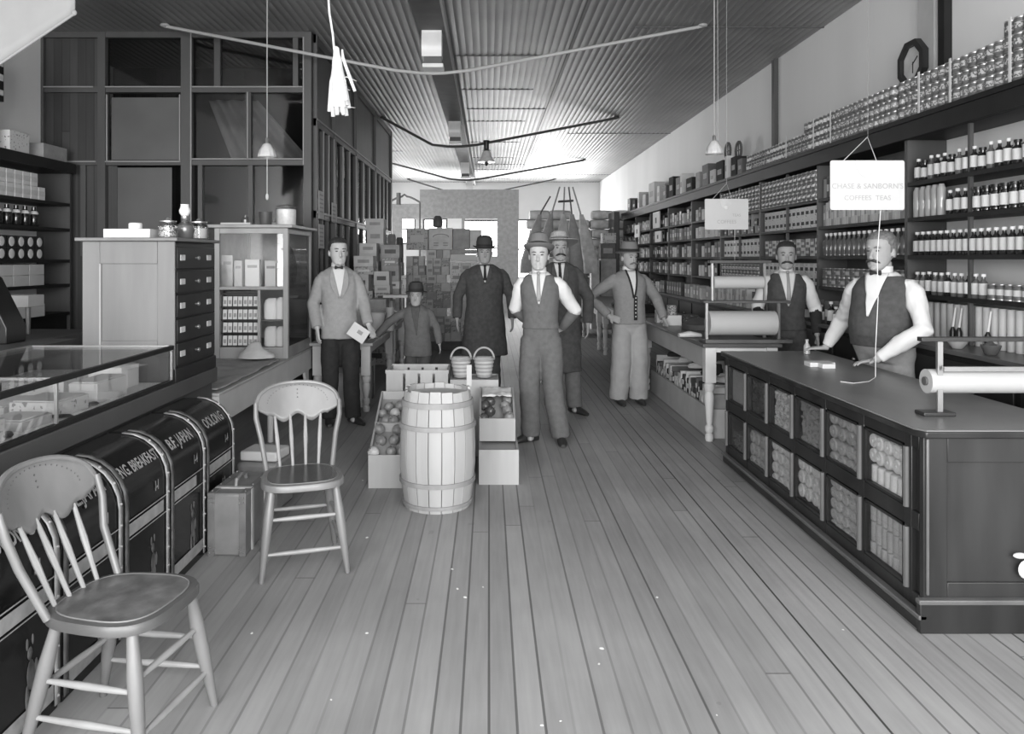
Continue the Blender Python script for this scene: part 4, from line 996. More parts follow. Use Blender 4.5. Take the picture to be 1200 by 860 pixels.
for i, y in enumerate((5.25, 5.18, 4.88)):
    t = thing('bottle_brush', f'dark-tipped brush leaning before the upright rolls, {nth(i)} from the far end', 'brush', (SX0+.02, y, .975), group='brushes on the wall counter')
    obj('handle', G().cyl((0, 0, .10), (.02, .0, .24), .008, .006, 8), M['paper'], t)
    obj('bristle_head', G().lathe([(.010, 0), (.02, .01), (.02, .08), (.008, .11)], n=12), M['black'], t)
# a white cloth and small glass dishes on the wall counter
tag(obj('glass_dish', G().lathe([(.03, 0), (.035, .004), (.06, .04), (.062, .05), (.05, .04), (0, .01)], n=18), M['bottle_c'], loc=(3.02, 4.95, .971)), 'low glass dish on the wall counter near the paper rolls', 'dish')
tag(obj('glass_dish', G().lathe([(.03, 0), (.035, .004), (.055, .05), (.056, .06), (.02, .07), (0, .09)], n=18), M['bottle_m'], loc=(3.02, 4.62, .971)), 'dark knobbed dish on the wall counter beside the glass dish', 'dish')
# --- bay 2 (third)
pk = [bx('pkA', .05, .1, .22, 'greyl', 'paper', 'packet', 'packet'), bx('pkB', .05, .1, .20, 'grey', 'paperd', 'packet', 'packet'), bx('pkC', .05, .1, .235, 'paperd', 'grey', 'packet', 'packet')]
pd = [bx('pdA', .06, .1, .20, 'greyd', 'paperd', 'packet', 'packet'), bx('pdB', .06, .1, .18, 'grey', None, 'packet', 'packet'), bx('pdC', .06, .1, .17, 'box3', None, 'packet', 'packet')]
rowfill(2, 2.12, pd, 'slim packet', .064, 1, 0); rowfill(2, 1.855, pk, 'slim packet', .057, 1, 0)
cr = Kind(bottle_mk('bottle_m', .035, .21, .012, 'bottle_m', 'paper')); rowfill(2, 1.575, cr, 'tall dark bottle', .09, 1, 0)
sb_ = [Kind(can_mk(.04, .085, 'box3', 'spice_tin', 'tin')), Kind(can_mk(.04, .085, 'grey', 'spice_tin', 'tin'))]
rowfill(2, 1.29, sb_, 'dark tin', .09, 2, .0855)
mx = [Kind(bottle_mk('bottle_d', .034, .20, .012, 'greyl', 'paper')), pd[0], Kind(bottle_mk('bottle_m', .03, .16, .012, 'paper', 'paper'))]
rowfill(2, .97, mx, 'mixed bottle', .10, 1, 0, x=3.02)
# --- bay 3 (fourth) and 4 (fifth): squat white cans
wc = [Kind(can_mk(.052, .094, 'can3')), Kind(can_mk(.052, .094, 'can3'))]
M['lab'] = spotmat('carton_white_dark_print', .66, .05, 30, .60)
wx = [bx('wx', .105, .12, .105, 'paper', 'inkd', 'soap_carton'), bx('wx2', .105, .12, .105, 'box4', 'inkd', 'soap_carton')]
dx_ = [bx('dx', .10, .12, .085, 'black', 'paper'), bx('dx2', .10, .12, .085, 'paper', 'black')]
rowfill(3, 2.12, wc[0], 'squat can', .113, 3, .0945)
rowfill(3, 1.855, wx, 'white carton', .113, 2, .1055)
rowfill(3, 1.575, dx_, 'two-tone carton', .112, 2, .0855, y0=7.39); rowfill(3, 1.29, wx, 'white carton', .12, 2, .1055)
rowfill(3, .97, pd, 'slim packet', .09, 1, 0, x=3.02)
gc = [Kind(can_mk(.052, .094, 'can2')), Kind(can_mk(.052, .094, 'can3'))]
rowfill(4, 2.12, gc[1], 'squat can', .12, 3, .0945); rowfill(4, 1.855, [dx_[0], pd[1]], 'dark carton', .13, 2, .0855); rowfill(4, 1.575, wx, 'white carton', .13, 2, .1055)
rowfill(4, 1.29, gc[0], 'grey can', .13, 2, .0945); rowfill(4, .97, pk, 'slim packet', .12, 1, 0, x=3.02)
# --- far bays
far = [bx('fa', .13, .15, .20, 'greyd', 'grey', 'grocery_box'), bx('fb', .10, .15, .17, 'paperd', 'grey', 'grocery_box'), bx('fc', .14, .15, .21, 'black', 'paperd', 'grocery_box'), bx('fd', .11, .15, .16, 'greyl', None, 'grocery_box'), bx('fe', .12, .15, .19, 'grey', 'paper', 'grocery_box')]
for b in range(5, 10):
    for si, z in enumerate((2.12, 1.855, 1.575, 1.29, .97)):
        sk = [(0, q) for q in range(9) if (q*5+b*3+si*2) % 7 == 0]
        rowfill(b, z, [far[(si+b) % 5], far[(si*2+b+1) % 5], far[(b*2+3) % 5]], 'shelf carton', .165, 1, 0, skip=sk, x=SX0+.02 if z > 1 else 3.0)
for i, (y, z, w, h) in enumerate(((14.35, 2.121, .55, .30), (14.2, 1.856, .5, .2), (16.2, 2.0, .5, .26))):
    tag(obj('shelf_sign', G().box(0, .02, -w/2, w/2, 0, h).box(-.003, .0, -w*.1, w*.1, h*.3, h*.65, 1), [M['paper'], M['greyd']], loc=(SX0-.03, y, z)), f'pale show card with a dark mark fixed to the far shelving, {nth(i)} from near', 'card')
# things beyond the cans on the ledge
lg_ = [(9.65, .16, .20, 'greyd'), (9.9, .2, .26, 'c_black'), (10.2, .1, .31, 'paper'), (10.5, .3, .28, 'c_black'), (10.85, .2, .2, 'greyl'), (11.2, .3, .32, 'greyd'), (11.6, .2, .25, 'grey'), (12.1, .35, .22, 'c_black'), (12.6, .12, .34, 'paper'), (12.8, .3, .3, 'greyd'), (13.3, .3, .36, 'c_black'), (13.8, .25, .26, 'greyd'), (14.3, .2, .3, 'greyl'), (14.9, .5, .42, 'paperd'), (15.6, .3, .25, 'grey'), (16.2, .15, .35, 'greyl'), (16.7, .3, .22, 'c_black'), (17.3, .3, .3, 'greyd')]
for i, (y, w, h, m) in enumerate(lg_):
    tag(obj('carton', G().box(0, .2, -w/2, w/2, 0, h).box(-.002, 0, -w*.3, w*.3, h*.35, h*.6, 1), [M[m], M['grey']], loc=(SX0, y, 2.601), bevel=.004), f'{ {"greyd": "dark grey", "c_black": "black", "paper": "white", "greyl": "pale grey", "grey": "grey", "paperd": "cream"}[m]} box on the cornice ledge beyond the cans, {nth(i)} along', 'box', 'boxes at the far end of the ledge')
for i, (y, z) in enumerate(((10.0, 2.90), (10.45, 2.95))):
    tag(obj('lantern_wheel', G().tube([(0, .11*cos(a), .11*sin(a)) for a in [2*pi*q/20 for q in range(21)]], .018, 6).cyl((0, -.1, 0), (0, .1, 0), .008, n=6).cyl((0, 0, -.1), (0, 0, .1), .008, n=6), M['greyd'], loc=(SX0+.1, y, z+.06)), f'small dark wheel lying above the ledge boxes, {nth(i)} one', 'wheel')
# wall clock
t = thing('wall_clock', 'octagonal dark-framed clock on the wall above the ledge cans', 'clock', (XR-.055, 6.11, 3.10))
def octo(r, off=pi/8, n=8): return [(r*cos(2*pi*i/n+off), r*sin(2*pi*i/n+off)) for i in range(n)]
def yz(u, v, w): return (-w, u, v)
g = G(); o8, i8 = octo(.195), octo(.145)
for i in range(8):
    a, b = o8[i], o8[(i+1) % 8]; c_, d_ = i8[(i+1) % 8], i8[i]; g.prism([a, b, c_, d_], yz, 0, .05)
obj('frame', g, M['darkwood'], t, fixn=True)
obj('dial', G().prism(octo(.15, 0, 24), yz, .01, .02), M['greyl'], t, fixn=True)
obj('hand', G().obox((-.024, -.03, .02), (.004, .09, .008), Matrix.Rotation(-.6, 3, 'X')), M['inkd'], t)
obj('hand', G().obox((-.024, .0, -.03), (.004, .008, .09)), M['inkd'], t)

# ================================================================ SIGN CARDS, LAMPS, STRINGS
def sign(loc, w, h, lines, label, dpx):
    t = thing('hanging_sign', label, 'sign', loc)
    r = .012; poly = []
    for cx, cz, a0 in ((w/2-r, -r, 0), (-w/2+r, -r, pi/2), (-w/2+r, -h+r, pi), (w/2-r, -h+r, 3*pi/2)):
        poly += [(cx+r*cos(a0+q*pi/6), cz+r*sin(a0+q*pi/6)) for q in range(4)]
    obj('card', G().prism(poly, lambda u, v, q: (u, q, v), 0, .005), M['sign'], t, fixn=True)
    for s, size, x, z in lines:
        vs, fs = text_geo(s, size); g = G(); g.add([(x+a, -.002, z+b) for a, b, c_ in vs], fs); obj('lettering', g, M['faint'], t)
    e = G().prism([(.065*w/.445*cos(a), .10*h/.297*sin(a)) for a in [pi+pi*i/12 for i in range(13)]], lambda u, v, q: (u, q-.003, v), 0, .003)
    q = obj('emblem', e, M['greyl'], t, fixn=True); q.location = (-.008, 0, 0)
    obj('emblem_spot', G().ell((.002, -.004, -.085*h/.297), (.022*w/.445, .002, .018)), M['paper'], q)
    obj('hanging_string', G().tube([(-w*.32, 0, 0), (.0, 0, .14), (w*.12, 0, 0)], .0025, 6), M['rope'], t)
    return t
M['faint'] = mat('faded_print', .33, .7)
dS = 4.6; c_ = P(1016.5, 188, dS)
sign(c_, 87*dS/F, 58*dS/F, [("CHASE & SANBORN'S", .045, .0, -.155), ('COFFEES  TEAS', .042, .0, -.225)], 'large white card lettered CHASE & SANBORN hanging over the dark counter', dS)
a = P(1017, 160, dS)
tag(obj('sign_wire', G().tube([a, (a.x, a.y, ZC-.012)], .0012, 5), M['cordd']), 'thin dark wire holding the large white sign card', 'wire')
p0 = P(1032, 246, 4.62); p1 = P(1028, 300, 4.6); p2 = P(1030, 400, 4.52)
e1 = at(1026, 442, CT+.003); e2 = at(1018, 447, CT+.003); e3 = at(985, 447, CT+.003)
tag(obj('twine', G().tube([p0, p1, P(1029, 350, 4.56), P(1026, 410, 4.55), e1, e2, at(1000, 449, CT+.003), e3], .0024, 6), M['string']), 'white twine dropping from the large sign to the dark counter', 'twine')
dS2 = 7.0; c_ = P(851.5, 233, dS2)
sign(c_, 51*dS2/F, 36*dS2/F, [('TEAS', .035, .09, -.15), ('COFFEES', .045, .0, -.21)], 'small white sign card hanging over the two-tier roll stand', dS2)
a = c_+V((0, 0, .14)); tag(obj('sign_wire', G().tube([a, (a.x, a.y, ZC-.012)], .0015, 5), M['rope']), 'pale wire holding the small white sign card', 'wire')
tag(obj('twine', G().tube([P(861, 269, 7.02), P(861, 291, 6.9), P(861, 305, 6.62)], .002, 6), M['string']), 'white twine dropping from the small sign to the roll stand', 'twine')
def lamp(px, py, d, w, label, two=False, pull=None, zt=ZC-.012):
    p = P(px, py, d); t = thing('pendant_lamp', label, 'lamp', p)
    q = []
    n = 24; prof_ = [(.22, 0), (.30, -.02), (.46, -.10), (.85, -.55), (1.0, -.95), (1.02, -1.1)]
    H = w*.75; R = w/2; g = G(); k = len(prof_); vs = []
    for r, z in prof_:
        for j in range(n):
            rr_ = r*R*(1+.05*(r > .8)*cos(j*pi)); vs.append((rr_*cos(2*pi*j/n), rr_*sin(2*pi*j/n), z*H))
    g.add(vs, [(i*n+j, i*n+(j+1) % n, (i+1)*n+(j+1) % n, (i+1)*n+j) for i in range(k-1) for j in range(n)])
    obj('lamp_shade', g, M['lampglass'], t, solid=.003)
    obj('socket', G().lathe([(.010, .05), (.016, .04), (.016, .0), (.02, -.01), (0, -.012)], n=12), M['brass'], t)
    obj('bulb', G().ell((0, 0, -H*.62), (R*.32, R*.32, H*.4), 12, 8), M['lampglass'], t)
    L_ = zt-p.z
    obj('cord', G().tube([(0, 0, .045), (0, 0, L_)], .005, 6), M['rope'], t)
    if two: obj('cord', G().tube([(.035, 0, .0), (.03, 0, L_)], .0025, 6), M['rope'], t)
    if pull: obj('pull_chain', G().tube([(.0, 0, -H*.9), (0, 0, -H-pull)], .004, 6).ell((0, 0, -H-pull-.01), (.014, .014, .03)), M['paper'], t)
    return t
lamp(313, 168, 7.0, .155, 'small glass-shaded lamp on a long cord before the office partition', pull=.36)
lamp(837, 165, 7.0, .15, 'small glass-shaded lamp hanging above the small white sign', two=True)
p = P(570, 168, 12.9); t = thing('pendant_lamp', 'flared glass lamp fixed to the second tie rod down the room', 'lamp', p)
obj('socket', G().lathe([(.05, .05), (.06, .04), (.045, .0), (.045, -.10), (.08, -.12), (.03, -.13)], n=14), M['black'], t)
obj('lamp_shade', G().lathe([(.05, -.13), (.07, -.16), (.09, -.24), (.15, -.31), (.152, -.315)], n=24), M['lampglass'], t, solid=.004)
obj('bulb', G().ell((0, 0, -.33), (.03, .03, .05), 10, 8), M['black'], t)
# bundle of cotton string
dR = 5.0
t = thing('string_bundle', 'bushy bundle of white cotton string hanging from a cord near the tie rod', 'string', P(394, 57, dR))
def Q(px, py): return P(px, py, dR)-P(394, 57, dR)
obj('cord', G().tube([Q(392, 62), Q(390, 40), Q(386, 15), Q(385, 0), Q(384, -172)+V((0, 0, 0))], .007, 7), M['string'], t)
rr = random.Random(4); g = G()
for i in range(30):
    ex = rr.gauss(398, 6.5); ey = rr.uniform(118, 137); a = rr.uniform(-.03, .03)
    if ex > 410: ex = 408
    mid = Q((394+ex)/2+rr.uniform(-3, 3), 95)+V((0, a, 0))
    g.tube([Q(394+rr.uniform(-2, 2), 56), Q(395+rr.uniform(-3, 3), 70)+V((0, a*.5, 0)), mid, Q(ex, ey)+V((0, a*1.5, 0))], [.008, .014, .016, .013], 6)
g.tube([Q(401, 58), Q(402, 68), Q(409, 88), Q(416, 107)], [.006, .010, .011, .010], 7)
for i in range(10):
    s = (Q(398, 100), Q(392, 120), Q(404, 125), Q(406, 90))[i % 4]; g.tube([s, s+V((rr.uniform(-.09, .09), 0, rr.uniform(-.04, .02)))], [.003, .001], 5)
g.ell(Q(394, 58), (.016, .014, .022))
o = obj('strand_bundle', g, M['string'], t)
# curling pale sheet at the top corner
dQ = 4.5
def sheet(u, v):
    # u along the lower edge, v upward
    px = -60+148*u; py = 112-97*u; q = P(px, py, dQ)
    return (q.x+.10*v*v, q.y+.12*sin(u*pi)*v*.4, q.z+(ZC-.02-q.z)*v)
SHT = tag(obj('paper_sheet', G().grid(sheet, 16, 16), M['sheetm'], solid=.012), 'big curling pale sheet tacked to the ceiling at the picture corner', 'sheet')
g = G(); 
q = obj('batten', G().tube([P(-60, 114, dQ-.01), P(10, 68, dQ-.01), P(86, 17, dQ-.01)], .008, 8).ell(P(87, 15, dQ-.01), (.016, .012, .018)), M['sheetm'], SHT, label='rounded edge batten')

# ================================================================ GOODS AT THE BACK
def pbox(px0, py0, px1, py1, d, dep, m, label, m2=None, name='carton', cat='carton', grp=None, bev=.004):
    a = P(px0, py1, d); b = P(px1, py0, d); w = b.x-a.x; h = b.z-a.z
    g = G().box(0, w, 0, dep, 0, h)
    if m2: g.mi = 1; g.box(w*.18, w*.82, -.004, 0, h*.35, h*.7)
    return tag(obj(name, g, [M[m], M[m2 or m]], loc=(a.x+.0005, d, a.z), bevel=bev), label, cat, grp)
d = 13.0
pbox(476, 268, 501.5, 292.5, d, .4, 'box1', 'large printed carton topmost and leftmost on the rear stack', 'paperd')
# the printed carton with an arched mark
o = pbox(502.5, 267, 530, 292.5, d, .4, 'greyl', 'large carton with an arched mark on top of the rear stack')
g = G(); c0 = P(516.5, 282, d)
g.tube([(c0.x+.11*cos(a)*1.2, d-.004, c0.z+.06+.05*sin(a)) for a in [pi*i/8 for i in range(9)]], .008, 5)
for s in (-1, 1): g.box(c0.x+s*.08-.04, c0.x+s*.08+.04, d-.006, d-.001, c0.z-.05, c0.z-.03); g.box(c0.x+s*.08-.04, c0.x+s*.08+.04, d-.006, d-.001, c0.z-.09, c0.z-.07)
q = obj('printed_mark', g, M['ink'], o); q.location = -o.location
pbox(531, 268, 550, 292, d, .4, 'grey', 'plain grey carton beside the arched-mark carton'); pbox(550.5, 269, 564, 292, d, .4, 'greyl', 'narrower grey carton at the right end of the rear stack top')
rows = [(293, 304), (304.3, 313), (313.3, 322)]
lay = [('paper', 478, 491, 293, 299, 'small white carton tucked below the large printed carton')]
i = 0
def gridfill(x0, x1, y0, y1, cw, ch, keys, what, dd=d, dep=.3, seed=1, names=None):
    rr = random.Random(seed); y = y1; r = 0; n = 0
    while y-ch > y0-1:
        x = x0; c = 0
        while x+cw*.7 < x1:
            w = min(cw*rr.choice((.8, 1, 1, 1.2)), x1-x); m = rr.choice(keys)
            pbox(x, y-ch, x+w-.25, y, dd+rr.uniform(0, .04), dep, m, f'{what}, {nth(r)} row up, {nth(c)} across', rr.choice(('paperd', 'grey', None)), name='small_carton', cat='carton', grp=what)
            x += w; c += 1; n += 1
        y -= ch; r += 1
    return n
gridfill(476, 500, 299, 400, 8, 11.1, ['greyl', 'grey', 'paperd', 'box2', 'grey', 'box1'], 'small rear-stack carton under the printed one', seed=2)
gridfill(500, 528, 293.2, 400, 9.5, 9.75, ['greyl', 'paperd', 'box1', 'greyl', 'grey', 'box2'], 'small carton amid the rear stack', seed=3)
gridfill(528, 565, 306.5, 400, 12, 11.5, ['box4', 'paperd', 'greyl', 'box1'], 'pale square carton behind the man in the bowler', seed=5)
pbox(528, 298, 558, 306, d, .35, 'paper', 'long white carton in the rear stack by the bowler hat'); pbox(528, 292.5, 560, 297.6, d, .35, 'grey', 'flat grey carton above the long white carton')
# dark rolls and boxes left of the stack
t0 = P(460, 320, 11.6)
for i, (px, d_, h, r, m) in enumerate(((459, 12.62, 1.95, .068, 'grey'), (468.5, 12.75, 1.9, .06, 'greyd'), (450.5, 12.5, 1.6, .055, 'greyd'))):
    tag(obj('oilcloth_roll', G().lathe([(r, 0), (r, h-.03), (r*.8, h), (r*.3, h), (0, h-.02)], n=18), M[m], loc=(X(px, d_), d_, 0), ), ('tall grey standing roll beside the rear stack', 'dark standing roll touching the rear stack', 'shorter dark standing roll nearest the partition')[i], 'roll')
# ---- table along the partition with goods
table('goods_table', 'pale table with turned legs beside the man in the light jacket', -1.78, -1.20, 7.75, 9.65, .70, M['whited'], M['whited'], M['white'], ap=.10)
table('goods_table', 'second pale table farther along the office partition', -1.78, -1.20, 9.85, 11.0, .72, M['whited'], M['whited'], M['white'], ap=.10)
def tb(x, y, w, dep, h, m, label, m2='grey', z=.70, name='carton', cat='carton'):
    g = G().box(0, w, 0, dep, 0, h); g.mi = 1; g.box(w*.2, w*.8, -.003, 0, h*.35, h*.65)
    return tag(obj(name, g, [M[m], M[m2]], loc=(x, y, z+.001), bevel=.003), label, cat)
p = P(441, 392, 8.6)
t = thing('enamel_pail', 'white tapering pail on the pale table behind the boy\'s arm', 'pail', (p.x, 8.6, .701))
obj('body', G().lathe([(.055, 0), (.06, .005), (.075, .10), (.095, .19), (.10, .235), (.103, .24), (.095, .235), (.05, .01)], n=22), M['paper'], t)
obj('handle', G().tube([(.10, 0, .22), (.11, 0, .27), (.0, 0, .30), (-.11, 0, .27), (-.10, 0, .22)], .003, 6), M['steel'], t)
t = thing('enamel_jug', 'white jug beside the pail on the pale table', 'jug', (P(457, 390, 9.0).x, 9.0, .701))
obj('body', G().lathe([(.045, 0), (.055, .01), (.06, .12), (.04, .20), (.05, .27), (.052, .275), (.04, .2), (0, .05)], n=18), M['paper'], t)
obj('handle', G().tube([(.045, 0, .24), (.09, 0, .22), (.09, 0, .12), (.055, 0, .08)], .007, 6), M['paper'], t)
tag(obj('felt_cap', G().lathe([(.09, 0), (.095, .01), (.08, .05), (.05, .075), (0, .08)], n=16, sy=.8), M['c_black'], loc=(P(430, 388, 8.3).x, 8.3, .701)), 'small black cap lying on the pale table', 'cap')
tag(obj('carton', G().box(0, .3, 0, .25, 0, .30), M['greyl'], loc=(-1.76, 9.2, .701), bevel=.004), 'grey carton on the pale table against the partition', 'carton')
tb(-1.44, 9.25, .2, .3, .36, 'grey', 'tall grey carton behind the white jug')
tb(-1.74, 8.35, .26, .3, .12, 'greyd', 'low dark carton on the pale table behind the jacketed man', 'grey')
tag(obj('tray', G().box(0, .30, 0, .2, 0, .035), M['paper'], loc=(-1.30, 9.42, 1.068), bevel=.003), 'white tray resting on top of the tall grey carton', 'tray')
rr = random.Random(9)
for c, (x, y, n) in enumerate(((-1.76, 9.9, 6), (-1.50, 9.95, 5), (-1.76, 10.3, 8), (-1.46, 10.35, 6), (-1.72, 10.7, 8), (-1.42, 10.72, 5))):
    z = .72
    for i in range(n):
        h = rr.choice((.10, .14, .18, .21)); w = rr.choice((.2, .23, .25)); m = rr.choice(('paperd', 'greyl', 'grey', 'box1', 'box4', 'box2', 'paperd'))
        tb(x+rr.uniform(0, .02), y+rr.uniform(0, .03), w, .28, h, m, f'carton on the second pale table, {nth(c)} pile, {nth(i)} up', rr.choice(('grey', 'paper', 'greyd')), z=z); z += h+.001
for c in range(3):
    z = 0; y = 11.2+c*.36
    x = -1.80+.07*(c % 2)
    for i in range(9):
        h = rr.choice((.15, .18, .22, .26)); m = rr.choice(('greyl', 'grey', 'paperd', 'box1', 'grey', 'box2', 'greyd'))
        if z+h > 1.75+.06*c: break
        tb(x, y, .30 if c < 1 else .34, .33, h, m, f'carton piled by the partition, {nth(c)} pile from near, {nth(i)} up', rr.choice(('greyd', 'paper', 'greyl')), z=z); z += h+.001
# trunk under the first table
t = thing('wooden_chest', 'grey chest on the floor beneath the pale table', 'chest', (-1.74, 8.0, 0))
obj('body', G().box(0, .44, 0, .75, 0, .36), M['greyl'], t, bevel=.006); obj('lid', G().box(-.01, .45, -.01, .76, .361, .42), M['grey'], t, bevel=.006)
obj('side_batten', G().box(.441, .455, .12, .2, .0, .36).box(.441, .455, .5, .58, 0, .36), M['greyd'], t)
# ---- sacks
def sack_mk(m):
    def mk():
        g = G().rings([((-.252, 0, .11), (0, .14, 0), (0, 0, .07)), ((-.235, 0, .11), (0, .18, 0), (0, 0, .102)), ((-.1, 0, .112), (0, .2, 0), (0, 0, .112)), ((.05, 0, .112), (0, .2, 0), (0, 0, .112)), ((.225, 0, .11), (0, .18, 0), (0, 0, .104)), ((.25, 0, .11), (0, .14, 0), (0, 0, .07))], 18, p=2.8)
        return tag(obj('flour_sack', g, M[m]), 'x', 'sack')
    return mk
sk = [Kind(sack_mk('sack')), Kind(sack_mk('greyl'))]
M['sack2'] = M['sack']
rr = random.Random(21)
for r in range(12):
    for c in range(5):
        if r == 11 and c == 2: continue
        if c == 0 and r < 9 and r > 11: continue
        x = 1.14+c*.495+(.06 if r % 2 else 0)+rr.uniform(-.015, .015)
        if x > 2.92 and False: continue
        sk[rr.randrange(2)].place((x, 18.3+rr.uniform(-.03, .03), r*.225), f'plump cloth sack in the rear pile, {nth(r)} row up, {nth(c)} from the window side', 'sacks piled at the back', scale=(rr.uniform(.95, 1.03), 1, 1))
for i, (px, py, d_) in enumerate(((617, 244, 17.6), (622, 254, 17.6), (619, 266, 17.5))): pass
pbox(706, 273, 722, 285, 16.85, .3, 'box1', 'printed box set before the sacks, upper of two', 'paperd'); pbox(704, 285.5, 721, 303, 16.85, .3, 'greyd', 'dark crate set before the sacks under the printed box', 'grey')
pbox(704, 303.3, 722, 385.8, 16.85, .3, 'grey', 'tall grey crate before the sacks carrying the dark crate')
tag(obj('tall_cupboard', G().box(2.80, 2.925, 17.2, 18.0, 0, 2.6), M['black'], bevel=.01), 'tall black cupboard closing the far end of the shelving', 'cupboard')
pbox(693, 305, 702.5, 386, 16.8, .3, 'greyl', 'narrow pale crate standing before the sacks')
# brooms
for i, (px, lean, m) in enumerate(((656, .16, 'grey'), (661.5, .02, 'grey'), (666.5, -.06, 'greyd'), (671, -.16, 'grey'), (645, .2, 'greyd'))):
    dB = 15.5+.05*i; b_ = P(px, 219 if i < 4 else 230, dB); t = thing('corn_broom', f'{("corn broom","corn broom","corn broom","corn broom","short dark broom")[i]} standing bristles down in the bundle, {nth(i)} from the window side', 'broom', (b_.x-lean*.0, dB, 0), group='brooms standing at the back')
    zt_ = b_.z
    obj('handle', G().tube([(-lean*2.0, 0, 1.6), (-lean*.95, 0, 2.5), (0, 0, zt_)], .016, 8), M[m], t)
    obj('bristle_head', G().rings([((-lean*2.4, 0, 1.25), (.15, 0, 0), (0, .06, 0)), ((-lean*2.3, 0, 1.5), (.15, 0, 0), (0, .06, 0)), ((-lean*1.6, 0, 2.0), (.13, 0, 0), (0, .05, 0)), ((-lean*1.1, 0, 2.45), (.04, 0, 0), (0, .03, 0))], 14), M[('grey', 'sack')[i % 2]], t)
tag(obj('broom_ring', G().tube([P(654.5, 236, 15.7)+V((0, .1, 0)), P(672, 235, 15.7)+V((0, .1, 0))], .02, 8).tube([P(655, 236, 15.4), P(672, 235, 15.4)], .02, 8), M['greyd']), 'dark hoop rail gathering the broom handles', 'rail')
x_ = X(663, 15.7); tag(obj('broom_tub', G().lathe([(.36, 0), (.40, .02), (.45, 1.24), (.43, 1.245), (.0, 1.24)], (x_, 15.7, 0), n=24), M['grey']), 'tall grey tub holding up the bundle of brooms', 'tub')
p0, p1 = P(476, 400, 13.0), P(565, 400, 13.0)
tag(obj('low_pallet', G().box(p0.x, p1.x, 12.98, 13.5, 0, p0.z-.001), M['greyd'], bevel=.004), 'low dark platform under the rear stack of cartons', 'platform')
# arched wire rack and lantern near the rear left opening
d_ = 20.5
tag(obj('arched_rack', G().tube([P(456+i*3, 237-7*sin(pi*i/12)-(i == 6)*2, d_) for i in range(13)], .03, 6).tube([P(456, 237, d_), (P(456, 237, d_).x, d_, 0)], .025, 6).tube([P(492, 237, d_), (P(492, 237, d_).x, d_, 0)], .025, 6).tube([P(467, 226, d_), P(467, 240, d_)], .06, 6), M['greyd']), 'dark arched wire rack before the rear windows', 'rack')
d_ = 13.2; tag(obj('crock', G().lathe([(.05, 0), (.08, .02), (.09, .10), (.06, .18), (.04, .2), (0, .2)], n=16), M['greyd'], loc=(P(513, 267, d_).x, d_, P(513, 266.5, d_).z)), 'dark rounded crock on the top of the rear stack', 'crock')
